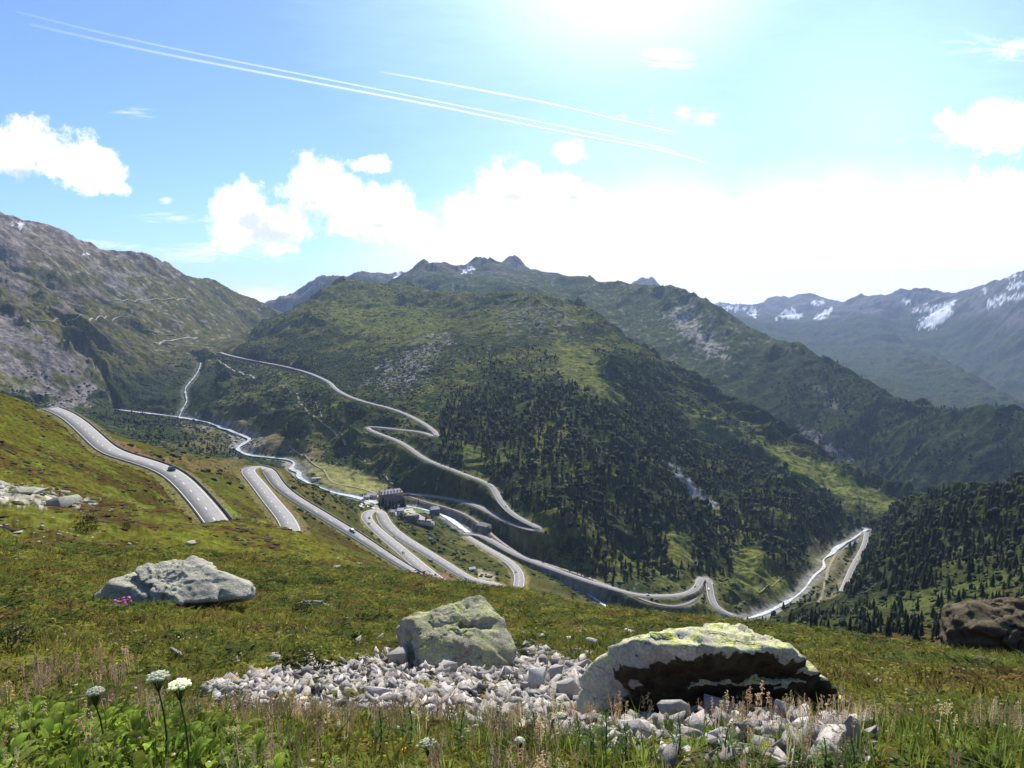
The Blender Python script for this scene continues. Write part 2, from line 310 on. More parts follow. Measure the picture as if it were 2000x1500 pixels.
# ---------------------------------------------------------------- roads and streams cut into the land
U0, V0 = project(X, Y, Z)
def world_line(pl, step_px=6.0):
    d = densify([(u, v, r) for u, v, r in pl], step_px)
    a, t = ray(d[:, 0], d[:, 1]); W = np.c_[d[:, 2]*np.sin(a), d[:, 2]*np.cos(a), d[:, 2]*t]
    return W
def smooth(W, n=3, keep=True):
    W = W.copy()
    for _ in range(n):
        W[1:-1] = W[1:-1]*0.5 + (W[:-2] + W[2:])*0.25
    return W
def resample(W, step):
    s = np.r_[0, np.cumsum(np.linalg.norm(np.diff(W[:, :2], axis=0), axis=1))]
    n = max(2, int(s[-1] / step)); q = np.linspace(0, s[-1], n + 1)
    return np.c_[np.interp(q, s, W[:, 0]), np.interp(q, s, W[:, 1]), np.interp(q, s, W[:, 2])]
def chaikin(pl, n=2):
    pl = np.array(pl, float)
    for _ in range(n):
        q = [pl[0]]
        for a, b in zip(pl[:-1], pl[1:]): q += [a*0.75 + b*0.25, a*0.25 + b*0.75]
        q.append(pl[-1]); pl = np.array(q)
    return pl
def dist_field(W, reach):
    """distance and line height for sheet vertices within reach of a world polyline"""
    D = np.full(Z.shape, 1e9); H = np.zeros(Z.shape)
    for a, b in zip(W[:-1], W[1:]):
        ra, rb = math.hypot(a[0], a[1]), math.hypot(b[0], b[1]); aa, ab = math.atan2(a[0], a[1]), math.atan2(b[0], b[1])
        rmin = max(0.3, min(ra, rb) - reach); rmax = max(ra, rb) + reach; da = reach / rmin
        i0, i1 = np.searchsorted(lr, [math.log(rmin), math.log(rmax)]); j0, j1 = np.searchsorted(az, [min(aa, ab) - da, max(aa, ab) + da])
        if i1 <= i0 or j1 <= j0: continue
        x = X[i0:i1, j0:j1]; y = Y[i0:i1, j0:j1]
        d = b[:2] - a[:2]; L = float(d @ d) + 1e-9
        f = np.clip(((x - a[0])*d[0] + (y - a[1])*d[1]) / L, 0, 1)
        dd = np.hypot(x - a[0] - f*d[0], y - a[1] - f*d[1]); h = a[2] + (b[2] - a[2]) * f
        s = D[i0:i1, j0:j1]; m = dd < s
        s[m] = dd[m]; H[i0:i1, j0:j1][m] = h[m]
    return D, H
ROAD_W = {'a': 4.6, 'b': 5.0, 'c': 5.6, 'd': 4.6, 'rail': 3.0, 'lower': 4.6, 'east': 6.5}
RW3 = {}
for k_, pl in ROAD.items():
    RW3[k_] = resample(smooth(world_line(chaikin(pl, 2)), 6), 4.0)
RIV3 = {k_: smooth(world_line(chaikin(pl, 2)), 2) for k_, pl in RIVER.items()}
FIELDS = []
for k_, W in RW3.items():
    FIELDS.append((k_, ROAD_W[k_], *dist_field(W, 60)))
for k_, W in RIV3.items():
    FIELDS.append(('river', 9.0, *dist_field(W, 60)))
PROT = np.ones(Z.shape)
for n_, w_, D, H in FIELDS: PROT = np.minimum(PROT, sstep(w_ * 1.2, w_ * 1.2 + 40, D) * 0.85 + 0.15)

# ---------------------------------------------------------------- which part of the land a spot belongs to
def lim(tab, u): t = np.array(tab, float); return np.interp(u, t[:, 0], t[:, 1])
L1 = lim([(-400,600),(100,640),(180,700),(300,900),(470,900),(600,950),(700,900),(750,920),(905,858),(1060,800),(1200,705),(1420,745),(1540,875),(1640,1010),(1694,1330),(2000,1250)], U0)
L2 = lim([(-400,1500),(0,1800),(100,1900),(200,2000),(300,2100),(380,1850),(470,1640),(550,1460),(600,1330),(700,1140),(760,1140),(800,1020),(860,935),(905,870),(1060,815),(1200,712),(1420,760),(1540,885),(1694,1335),(2000,1255)], U0)
L4 = lim([(380,1900),(430,2500),(480,2700),(540,3150),(600,3450),(680,3700),(850,3500),(1020,3000),(1200,2620),(1400,2200),(1600,1980),(1780,1750),(1820,1500),(2000,1400)], U0)
L5 = lim([(-400,5200),(500,5300),(780,6500),(1262,6500),(1400,4700),(1600,4000),(1800,3200),(2000,2900),(2400,2700)], U0)
REG = np.zeros(Z.shape, int)
REG[RR > L1] = 1; REG[RR > L2] = 2
REG[(RR > L4) & (U0 > 560)] = 4
REG[(RR > L2) & (U0 < 425)] = 3; REG[(RR > L4) & (U0 >= 380) & (U0 <= 560)] = 3
REG[RR > L5] = 5
REG[(U0 > 500) & (U0 < 560) & (RR > 4800)] = 5

# ---------------------------------------------------------------- relief noise, sized to the distance it is seen from
gr = np.gradient(Z, axis=0) / np.gradient(RR, axis=0); ga = np.gradient(Z, axis=1) / (np.gradient(AZ, axis=1) * RR)
GX = gr*np.sin(AZ) + ga*np.cos(AZ); GY = gr*np.cos(AZ) - ga*np.sin(AZ); SL = np.hypot(GX, GY)
def inpoly(pu, pv, poly):
    ins = np.zeros(pu.shape, bool); dist = np.full(pu.shape, 1e9); n = len(poly)
    for i in range(n):
        x1, y1 = poly[i]; x2, y2 = poly[(i+1) % n]
        c = ((y1 > pv) != (y2 > pv)); xs = x1 + (pv - y1) * (x2 - x1) / ((y2 - y1) if y2 != y1 else 1e-9)
        ins ^= c & (pu < xs)
        dx, dy = x2-x1, y2-y1; f = np.clip(((pu-x1)*dx + (pv-y1)*dy) / (dx*dx+dy*dy+1e-9), 0, 1)
        dist = np.minimum(dist, np.hypot(pu-x1-f*dx, pv-y1-f*dy))
    return np.where(ins, dist, -dist)
NU = fbm(X / (RR*0.02) , Y / (RR*0.02), 1, 900) if False else None
def mask(poly, rmin, rmax, soft=8.0, warp=10.0, wl=30.0, seed=0):
    """soft mask of the patch of land inside the outline, with an uneven edge"""
    p = np.array(poly, float); m = np.zeros(Z.shape); pad = soft + warp * 1.5
    s = (U0 > p[:, 0].min()-pad) & (U0 < p[:, 0].max()+pad) & (V0 > p[:, 1].min()-pad) & (V0 < p[:, 1].max()+pad) & (RR > rmin) & (RR < rmax)
    if not s.any(): return m
    u, v = U0[s], V0[s]
    n = fbm(u/wl, v/wl*1.6, 4, 300 + seed, 0.6)
    m[s] = sstep(-soft, soft, inpoly(u, v, [tuple(q) for q in p]) + n * warp * 1.6)
    return m
CLIFF = np.maximum(mask([(-40,600),(30,630),(100,655),(150,690),(185,730),(200,775),(150,800),(60,780),(-40,745)], 1500, 2600, 8, 14), 0)
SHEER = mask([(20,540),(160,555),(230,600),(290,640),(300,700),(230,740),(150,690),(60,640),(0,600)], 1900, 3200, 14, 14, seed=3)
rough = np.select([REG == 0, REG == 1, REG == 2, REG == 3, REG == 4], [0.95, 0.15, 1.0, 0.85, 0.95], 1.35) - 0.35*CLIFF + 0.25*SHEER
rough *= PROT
DZ = np.zeros(Z.shape)
for k_ in range(0, 14):
    lam = 0.15 * 2.0**k_
    q = lam / RR; w = sstep(0.0022, 0.005, q) * (1 - sstep(0.045, 0.10, q))
    rows = np.where(w.max(1) > 0.01)[0]
    if len(rows) == 0: continue
    i0, i1 = rows[0], rows[-1] + 1
    x, y = X[i0:i1], Y[i0:i1]
    n = perlin(x/lam + 3.1*k_, y/lam - 7.7*k_, 40 + k_)
    far = sstep(500, 900, RR[i0:i1])
    rg = 0.45 - np.abs(n) * 1.5
    DZ[i0:i1] += (w[i0:i1] * lam * (0.10*(1-far)*n*0.8*(1 + 0.9*(RR[i0:i1] < 70)) + far*(0.05*n + 0.07*rg))) * (0.5 + 0.5*rough[i0:i1]) * rough[i0:i1]
# gullies and ribs running down the slopes
th = np.arctan2(GY, GX)
ND = 8
for lam, amp, r0, r1 in ((420, .045, 1250, 60000), (210, .07, 800, 20000), (100, .09, 700, 7000), (48, .10, 650, 3600), (22, .09, 600, 2200)):
    for d in range(ND):
        a0 = math.pi * d / ND
        dd = np.abs((th - a0 + math.pi/2) % math.pi - math.pi/2); w = np.clip(1 - dd / (math.pi/ND), 0, 1)
        w = w * sstep(r0*0.85, r0*1.15, RR) * (1 - sstep(r1*0.8, r1*1.2, RR)) * sstep(0.15, 0.45, SL)
        s = w > 0.01
        if not s.any(): continue
        ca_, sa_ = math.cos(a0), math.sin(a0); xs, ys = X[s], Y[s]
        along = (xs*ca_ + ys*sa_) / (lam*3.2); cross = (-xs*sa_ + ys*ca_) / lam
        n = perlin(cross + 0.5*perlin(along*1.7, cross*0.5, 77+d), along, 500 + d + int(lam))
        DZ[s] += w[s] * lam * amp * (0.5 - 1.6*np.abs(n)) * rough[s] * np.where(REG[s] == 2, 2.3, 1.9)
Z = Z + DZ
# cuttings and benches for roads, beds for streams
for n_, w_, D, H in FIELDS:
    if n_ == 'river': continue
    f = 1 - sstep(w_ + 1.5, w_ + (9 if n_ in 'abc' else 14), D)
    Z = Z*(1-f) + (H - 0.35)*f
for n_, w_, D, H in FIELDS:
    if n_ != 'river': continue
    f = 1 - sstep(5, 22, D); Z = Z*(1-f) + (H - 1.2)*f
# shave the small bumps that would stand in front of a road or stream
CM0 = np.maximum.accumulate(T0, axis=0); CAP = np.full(Z.shape, 9.0)
for W in list(RW3.values()) + list(RIV3.values()):
    W = resample(W, 2.0); r_ = np.hypot(W[:, 0], W[:, 1]); a_ = np.arctan2(W[:, 0], W[:, 1]); t_ = W[:, 2] / r_
    for rr_, aa_, tt_ in zip(r_, a_, t_):
        if rr_ > 1100 and tt_ < -0.236 and R(-16.5) < aa_ < R(-14.0): continue
        dj = 7.0 / rr_; j0, j1 = np.searchsorted(az, [aa_ - dj, aa_ + dj]); i1 = np.searchsorted(lr, math.log(rr_)) - 1
        if j1 <= j0: continue
        jm = (j0 + j1) // 2
        if CM0[max(0, np.searchsorted(lr, math.log(rr_ * 0.97)) - 1), jm] > tt_ + 0.012: continue
        i0 = np.searchsorted(lr, math.log(rr_ * 0.30))
        i1 = np.searchsorted(lr, math.log(rr_ - 7.0))
        CAP[i0:i1, j0:j1] = np.minimum(CAP[i0:i1, j0:j1], tt_ - 0.0035)
ex = np.maximum(Z/RR - CAP, 0)
kk = 6
ex2 = np.apply_along_axis(lambda c: np.convolve(c, np.ones(kk*2+1)/(kk*2+1), 'same'), 1, ex)
Z = Z - np.maximum(ex, ex2) * RR
for n_, w_, D, H in FIELDS:
    f = 1 - sstep(w_ + 0.5, w_ + 4, D); Z = np.where(n_ == 'river', Z, Z*(1-f) + (H - 0.35)*f)
U1, V1 = project(X, Y, Z)
T = Z / RR
CM = np.maximum.accumulate(T, axis=0)
VIS = T >= np.vstack([np.full((1, T.shape[1]), -9), CM[:-1]]) - 1e-4

# ---------------------------------------------------------------- ground colours
def mixc(c, m, new):
    m = m[..., None]; return c*(1-m) + np.array(new)*m
def nz(lamf, s, oct=4, gain=0.55): return fbm(X/lamf, Y/lamf, oct, s, gain)
def nzs(f, s, oct=4, gain=0.55):
    """noise whose grain grows with distance in steps"""
    o = np.zeros(Z.shape); L = np.log2(np.maximum(RR, 1) * f); fl = np.floor(L)
    for q in range(int(fl.min()), int(fl.max()) + 2):
        w = np.clip(1 - np.abs(L - q), 0, 1); rows = np.where(w.max(1) > 0)[0]
        if len(rows) == 0: continue
        i0, i1 = rows[0], rows[-1]+1; lam = 2.0**q
        o[i0:i1] += w[i0:i1] * fbm(X[i0:i1]/lam, Y[i0:i1]/lam, oct, s + q*7, gain)
    return o
nA = nzs(0.12, 11, 5); nB = nzs(0.03, 31, 4); nC = nzs(0.010, 61, 3); nD = nzs(0.004, 91, 2)
COL = np.zeros(Z.shape + (3,))
# our side
c0 = np.zeros_like(COL) + np.array((0.110, 0.102, 0.018))
c0 = mixc(c0, sstep(-0.1, 0.4, nA + 0.5*nB), (0.080, 0.052, 0.020))
bnd = fbm((X + 0.5*Y)/70, (Y - 0.25*X)/26, 4, 404); c0 = mixc(c0, sstep(0.08, 0.35, bnd)*sstep(50, 90, RR)*0.75, (0.060, 0.042, 0.016))
c0 = mixc(c0, sstep(0.0, 0.5, nB - 0.4*nA + 0.3*nC), (0.125, 0.140, 0.024))
c0 = mixc(c0, sstep(0.15, 0.55, nC + 0.4*nD) * 0.8, (0.035, 0.040, 0.012))
farside = sstep(300, 620, RR)
c0b = np.zeros_like(COL) + np.array((0.085, 0.088, 0.026))
c0b = mixc(c0b, sstep(0.05, 0.45, nB + 0.5*nC), (0.045, 0.055, 0.018))
c0b = mixc(c0b, sstep(0.1, 0.5, nA - nB*0.3) * 0.6, (0.15, 0.12, 0.045))
c0b = mixc(c0b, sstep(1450, 1650, U1)*sstep(330, 420, RR)*0.75, (0.034, 0.046, 0.016))
c0 = c0*(1-farside[..., None]) + c0b*farside[..., None]
# valley floor
c1 = np.zeros_like(COL) + np.array((0.040, 0.055, 0.022))
c1 = mixc(c1, sstep(0.2, 0.5, nA + nB*0.6), (0.11, 0.10, 0.04))
# middle mountain
c2 = np.zeros_like(COL) + np.array((0.045, 0.060, 0.020))
hi = sstep(-170, 20, Z)
c2 = mixc(c2, np.clip(sstep(-0.15, 0.35, nA + 0.4*nB + 0.35*hi), 0, 1) * 0.9, (0.130, 0.135, 0.034))
c2 = mixc(c2, sstep(0.1, 0.45, nB*0.8 + nC*0.5 - 0.15*hi) * 0.8, (0.026, 0.036, 0.014))
c2 = mixc(c2, sstep(0.5, 0.75, nC + 0.5*nD + 0.12*hi) * 0.5, (0.22, 0.21, 0.20))
# left mountain
h3 = sstep(60, 330, Z + 60*nA)
c3 = np.zeros_like(COL) + np.array((0.125, 0.118, 0.040))
c3 = mixc(c3, sstep(0.0, 0.45, nB), (0.065, 0.075, 0.028))
c3 = mixc(c3, np.clip(h3*0.9 + 0.3*nB, 0, 1), (0.20, 0.160, 0.135))
c3 = mixc(c3, sstep(0.25, 0.5, nC + 0.4*h3 - 0.1) * 0.6, (0.33, 0.29, 0.265))
low3 = sstep(-150, -210, Z) * 1.0
c3 = mixc(c3, np.clip(low3, 0, 1), (0.042, 0.055, 0.024))
# back mountain
c4 = np.zeros_like(COL) + np.array((0.075, 0.095, 0.035))
c4 = mixc(c4, sstep(0.0, 0.5, nA + 0.5*nB), (0.11, 0.12, 0.045))
c4 = mixc(c4, sstep(120, 330, Z + 80*nB)*0.8, (0.16, 0.15, 0.145))
c4 = mixc(c4, sstep(0.35, 0.6, nC + 0.3*nB) * 0.6, (0.24, 0.22, 0.21))
c4 = mixc(c4, sstep(1350, 1500, U1) * sstep(-120, -200, Z)*0.8, (0.032, 0.045, 0.020))
c5 = np.zeros_like(COL) + np.array((0.06, 0.075, 0.035))
c5 = mixc(c5, sstep(-150, 0, Z + 120*nA), (0.15, 0.14, 0.14))
c5 = mixc(c5, sstep(0.2, 0.5, nB), (0.07, 0.07, 0.06))
for i_, c_ in enumerate((c0, c1, c2, c3, c4, c5)):
    s = REG == i_; COL[s] = c_[s]*(0.95 if i_ in (2, 4) else 1.0)
del c0, c0b, c1, c2, c3, c4, c5
def paint(poly, rmin, rmax, color, st=1.0, soft=5, warp=8, wl=26, seed=0, mod=None):
    global COL
    m = mask(poly, rmin, rmax, soft, warp, wl, seed) * st
    if mod is not None: m = m * mod
    COL = mixc(COL, m, color)
    return m
U0, V0 = U1, V1
MEADOW = (0.26, 0.25, 0.085); TAN = (0.20, 0.16, 0.075)
brk = sstep(-0.75, -0.1, nB + nC*0.5)
paint([(580,885),(640,905),(700,915),(762,955),(745,975),(680,965),(640,950),(600,925),(560,900)], 1000, 1500, MEADOW, .95, 4, 5)
paint([(410,812),(470,818),(545,848),(600,868),(640,890),(600,900),(560,885),(500,862),(430,835)], 1100, 1800, TAN, .9, 4, 7, mod=brk)
paint([(480,868),(530,872),(525,888),(480,886)], 1100, 1700, TAN, .9, 4, 4)
paint([(360,835),(440,850),(450,880),(400,890)], 1100, 1800, TAN, .35, 5, 9)
M1 = (0.15, 0.165, 0.040)
for pl, st in (([(1430,1090),(1462,1068),(1500,1090),(1535,1130),(1545,1165),(1500,1185),(1450,1150)], .9),
               ([(1575,1060),(1620,1062),(1625,1085),(1590,1105)], .9),
               ([(1330,790),(1380,810),(1450,860),(1400,870),(1350,840)], .8),
               ([(1470,860),(1600,895),(1700,950),(1765,990),(1710,1004),(1640,975),(1540,925)], .95),
               ([(1310,1030),(1340,1040),(1350,1100),(1330,1130),(1305,1080)], .8),
               ([(640,600),(760,580),(860,600),(900,640),(820,668),(700,650),(650,640)], .75),
               ([(1080,640),(1150,680),(1180,730),(1230,790),(1180,790),(1100,740)], .75),
               ([(905,860),(960,880),(950,930),(905,920)], .6),
               ([(510,715),(560,722),(600,735),(590,752),(530,740)], .8), ([(560,780),(600,790),(600,800)], .5)):
    paint(pl, 850, 3600, M1, st, 6, 12, 30, mod=sstep(-0.6, 0.0, nC + nB*0.7))
paint([(335,806),(440,822),(500,845),(512,868),(475,895),(440,880),(455,860),(420,840),(345,822)], 1150, 2000, (0.30, 0.29, 0.26), .75, 4, 10, 18, mod=sstep(-0.5, 0.1, nC))
paint([(560,895),(600,905),(608,930),(575,940),(555,920)], 1050, 1500, (0.28, 0.26, 0.22), .6, 4, 8, 18)
GR = (0.34, 0.32, 0.32)
paint([(720,745),(760,700),(830,665),(880,655),(850,700),(830,740),(770,770)], 1200, 3000, (0.22,0.21,0.21), .8, 6, 16, 20, mod=sstep(-0.2, 0.2, nC))
paint([(1300,610),(1345,600),(1375,645),(1400,670),(1430,700),(1380,690),(1330,650)], 2400, 4200, (0.34,0.31,0.29), .85, 4, 10, 14, mod=sstep(-0.5, 0.1, nC))
paint([(1308,905),(1325,915),(1370,965),(1400,985),(1395,995),(1350,965)], 900, 1800, GR, .9, 3, 5, 14)
paint([(1560,835),(1600,850),(1665,900),(1660,915),(1600,875)], 1900, 2900, (0.22,0.21,0.22), .8, 3, 8, 14)
paint([(1590,750),(1640,790),(1620,800)], 1900, 2900, GR, .4, 3, 8, 14)
paint([(970,600),(1080,590),(1130,640),(1000,650)], 1900, 2800, (0.20,0.19,0.19), .6, 8, 16, 20, mod=sstep(-0.1, 0.3, nC))
COL = mixc(COL, CLIFF * sstep(-0.75, 0.0, 0.7*nB + 0.5*nA + 0.3*nC) * 0.9, (0.235, 0.205, 0.19))
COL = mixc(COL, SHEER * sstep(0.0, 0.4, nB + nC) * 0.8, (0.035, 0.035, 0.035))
paint([(-40,430),(40,450),(70,560),(200,560),(120,600),(-40,560)], 2200, 3700, (0.24,0.20,0.20), .5, 14, 22, 50)
paint([(180,520),(260,545),(300,580),(240,575)], 2200, 3700, (0.32,0.30,0.30), .4, 8, 14, 30)
SNOW = (0.85, 0.87, 0.9)
def mod(a=-0.3, b=0.0): return sstep(a, b, nC + nD)
sn = [([(1790,636),(1830,600),(1865,585),(1862,600),(1850,622),(1820,642)], 7000, 10500), ([(1785,605),(1830,597),(1800,610)], 7000, 10500),
      ([(1518,622),(1545,604),(1565,618),(1540,624)], 8000, 12800), ([(1592,618),(1625,600),(1620,612),(1600,625)], 8000, 12800), ([(1588,590),(1606,590),(1600,596)], 8000, 12800),
      ([(1405,597),(1440,599),(1455,603),(1420,606)], 9000, 13500), ([(1460,605),(1480,603),(1475,618)], 9000, 13500),
      ([(1968,560),(2005,548),(2005,556),(1972,566)], 7000, 10500), ([(1925,600),(1990,576),(2010,572),(1960,592)], 7000, 10500), ([(1765,586),(1776,588),(1770,592)], 7000, 10500), ([(1915,570),(1930,565),(1925,574)], 7000, 10500), ([(1970,542),(1990,538),(1982,548)], 7000, 10500), ([(1930,590),(1960,576),(1950,586)], 7000, 10500),
      ([(905,527),(925,523),(922,530),(905,533)], 4200, 5200), ([(28,436),(50,440),(46,444),(28,440)], 2800, 3600), ([(160,494),(170,495),(165,499)], 2800, 3700), ([(770,536),(790,538),(780,545)], 5500, 6500)]
for k_, (pl, a, b) in enumerate(sn): paint(pl, a, b, SNOW, 1.0, 1.5, 5, 9, seed=k_, mod=mod(-1.1, -0.5))
# bare verges, stony banks, worn soil
for n_, w_, D, H in FIELDS:
    if n_ == 'river':
        COL = mixc(COL, (1 - sstep(8, 15, D + 7*nC)) * 0.8 * (1 - sstep(0.4, 0.9, SL)) * np.where(RR > 1650, 0.4, 1.0), (0.27, 0.26, 0.245))
    elif n_ in ('a', 'b', 'c'):
        COL = mixc(COL, (1 - sstep(w_+1, w_+5, D + 3*nC)) * 0.7, (0.25, 0.22, 0.09))
    else:
        COL = mixc(COL, (1 - sstep(w_+1, w_+4, D + 3*nC)) * 0.6, (0.20, 0.18, 0.13))
paint([(180,850),(230,860),(290,885),(330,905),(290,900),(230,880)], 380, 700, (0.21,0.12,0.07), .8, 4, 8)
paint([(330,890),(420,900),(470,905),(480,915),(400,925),(350,905)], 380, 700, (0.19,0.14,0.06), .6, 6, 10)
paint([(540,960),(570,990),(600,1040),(585,1045),(550,990)], 250, 520, (0.24,0.13,0.09), .5, 4, 8)
paint([(800,1085),(860,1120),(900,1135),(860,1135)], 400, 800, (0.26,0.13,0.10), .7, 4, 8)
paint([(930,1118),(960,1118),(965,1135),(935,1130)], 400, 800, (0.42,0.38,0.28), .8, 3, 5)
paint([(1020,1115),(1035,1130),(1025,1158),(1015,1160)], 400, 800, (0.24,0.18,0.06), .8, 3, 4)
paint([(-20,950),(60,955),(150,972),(190,985),(140,985),(60,985),(-20,975)], 60, 250, (0.42,0.39,0.33), .9, 4, 8, 18, mod=sstep(-0.5, 0.0, nC))
paint([(440,985),(520,1030),(460,1010)], 90, 300, (0.16,0.24,0.03), .7, 8, 14)
paint([(1560,1060),(1640,1060),(1660,1100),(1640,1170),(1560,1180),(1600,1120)], 800, 1250, (0.20,0.18,0.10), .7, 5, 8)
paint([(1780,1060),(1900,1040),(1960,1060),(1900,1100),(1800,1100)], 500, 1000, (0.10,0.12,0.04), .7, 8, 14)
paint([(1640,1190),(1800,1160),(2050,1100),(2050,1130),(1800,1200)], 350, 900, (0.11,0.13,0.04), .6, 8, 14)
paint([(385,1352),(450,1335),(640,1308),(740,1288),(990,1282),(1060,1272),(1130,1296),(1160,1350),(1300,1372),(1640,1425),(1715,1398),(1712,1440),(1690,1510),(1430,1510),(1180,1478),(1000,1442),(700,1408),(430,1378)], 2, 14, (0.13, 0.115, 0.095), .95, 4, 5)
COL = COL * (1 + 0.35*np.clip(nD, -1, 1) + 0.22*np.clip(nC, -1, 1))[..., None]
COL = np.clip(COL, 0.004, 0.9)

# ---------------------------------------------------------------- the land as meshes
def new_mesh(name, co, faces=None, quads=None):
    me = bpy.data.meshes.new(name)
    if quads is not None:
        k = quads.shape[1]
        me.vertices.add(len(co)); me.vertices.foreach_set('co', np.ascontiguousarray(co, np.float32).ravel())
        me.loops.add(quads.size); me.loops.foreach_set('vertex_index', quads.astype(np.int32).ravel())
        me.polygons.add(len(quads)); me.polygons.foreach_set('loop_start', np.arange(0, quads.size, k, dtype=np.int32))
        me.update(calc_edges=True)
    else:
        me.from_pydata([tuple(c) for c in co], [], faces); me.update()
    return me
def tag(o, label=None, cat=None, group=None, kind=None):
    if label: o['label'] = label
    if cat: o['category'] = cat
    if group: o['group'] = group
    if kind: o['kind'] = kind
    return o
def link(name, me, mat=None, parent=None, smooth=False):
    o = bpy.data.objects.new(name, me); col.objects.link(o)
    if mat: me.materials.append(mat)
    if parent: o.parent = parent
    if smooth: me.polygons.foreach_set('use_smooth', np.ones(len(me.polygons), bool))
    return o
def set_color(me, name, rgb):
    a = me.color_attributes.new(name, 'FLOAT_COLOR', 'POINT')
    a.data.foreach_set('color', np.c_[rgb, np.ones(len(rgb))].astype(np.float32).ravel())
def new_mat(name):
    m = bpy.data.materials.new(name); m.use_nodes = True; t = NT(m.node_tree)
    b = t.n['Principled BSDF']; b.inputs['Roughness'].default_value = 0.9; b.inputs['Specular IOR Level'].default_value = 0.15
    return m, t, b
def mat_plain(name, color, rough=0.85, var=0.25, scale=3.0, spec=0.2, bump=0.0, metal=0.0):
    m, t, b = new_mat(name)
    p = t.node('ShaderNodeNewGeometry').outputs['Position']
    n = t.noise(p, scale, 5, 0.6)
    f = t.maprange(n, 0.3, 0.7, 1-var, 1+var)
    t.put(b.inputs['Base Color'], t.vmath('SCALE', tuple(color[:3]), sc=f))
    b.inputs['Roughness'].default_value = rough; b.inputs['Specular IOR Level'].default_value = spec; b.inputs['Metallic'].default_value = metal
    if bump:
        bn = t.node('ShaderNodeBump'); t.put(bn.inputs['Height'], n); bn.inputs['Strength'].default_value = bump; bn.inputs['Distance'].default_value = 1.0/scale*0.3
        t.put(b.inputs['Normal'], bn.outputs[0])
    return m
def ground_mat():
    m, t, b = new_mat('ground')
    g = t.node('ShaderNodeNewGeometry').outputs['Position']
    vc = t.node('ShaderNodeVertexColor', layer_name='Col').outputs[0]
    d = t.vmath('LENGTH', g)
    lg = t.math('LOGARITHM', t.math('MAXIMUM', d, 1.0), 2.0)
    # grain at three fixed world sizes, each used where it can be seen
    near = t.noise(g, 9.0, 6, 0.65); mid = t.noise(g, 0.7, 6, 0.65); fa = t.noise(g, 0.07, 6, 0.68)
    w1 = t.maprange(d, 25, 70); w2 = t.maprange(d, 300, 900)
    n = t.math('ADD', t.math('MULTIPLY', near, t.math('SUBTRACT', 1.0, w1)), t.math('MULTIPLY', mid, w1))
    n = t.math('ADD', t.math('MULTIPLY', n, t.math('SUBTRACT', 1.0, w2)), t.math('MULTIPLY', fa, w2))
    f = t.maprange(n, 0.3, 0.7, 0.5, 1.5)
    t.put(b.inputs['Base Color'], t.vmath('SCALE', vc, sc=f))
    b.inputs['Roughness'].default_value = 1.0; b.inputs['Specular IOR Level'].default_value = 0.0
    bn = t.node('ShaderNodeBump'); bn.inputs['Strength'].default_value = 0.9
    t.put(bn.inputs['Distance'], t.maprange(d, 5, 3000, 0.06, 14.0)); t.put(bn.inputs['Height'], n)
    t.put(b.inputs['Normal'], bn.outputs[0])
    return m
GROUND = ground_mat()
nR, nC_ = Z.shape
P3 = np.stack([X, Y, Z], -1)
dr = np.gradient(P3, axis=0); da_ = np.gradient(P3, axis=1); NRM = np.cross(da_, dr); NRM /= np.linalg.norm(NRM, axis=-1, keepdims=True) + 1e-12
if NRM[..., 2].mean() < 0: NRM = -NRM
ii, jj = np.meshgrid(np.arange(nR-1), np.arange(nC_-1), indexing='ij')
Q = np.stack([ii*nC_+jj, ii*nC_+jj+1, (ii+1)*nC_+jj+1, (ii+1)*nC_+jj], -1).reshape(-1, 4)
_e1 = P3[0, 1] - P3[0, 0]; _e2 = P3[1, 0] - P3[0, 0]
if np.cross(_e1, _e2)[2] < 0: Q = Q[:, ::-1]
fr = REG[:-1, :-1].ravel(); fR = RR[:-1, :-1].ravel()
zone = np.where((fr == 0) & (fR < 60), 10, fr)
NAMES = {10: 'meadow', 0: 'hillside', 1: 'valley_floor', 2: 'mountain', 3: 'mountain', 4: 'mountain', 5: 'mountain_range'}
for z_ in (10, 0, 1, 2, 3, 4, 5):
    q = Q[zone == z_]
    if len(q) == 0: continue
    used, inv = np.unique(q.ravel(), return_inverse=True)
    me = new_mesh(NAMES[z_], P3.reshape(-1, 3)[used], quads=inv.reshape(-1, 4))
    set_color(me, 'Col', COL.reshape(-1, 3)[used])
    me.polygons.foreach_set('use_smooth', np.ones(len(me.polygons), bool))
    me.normals_split_custom_set_from_vertices(NRM.reshape(-1, 3)[used])
    o = link(NAMES[z_], me, GROUND); tag(o, kind='structure')
del Q, ii, jj
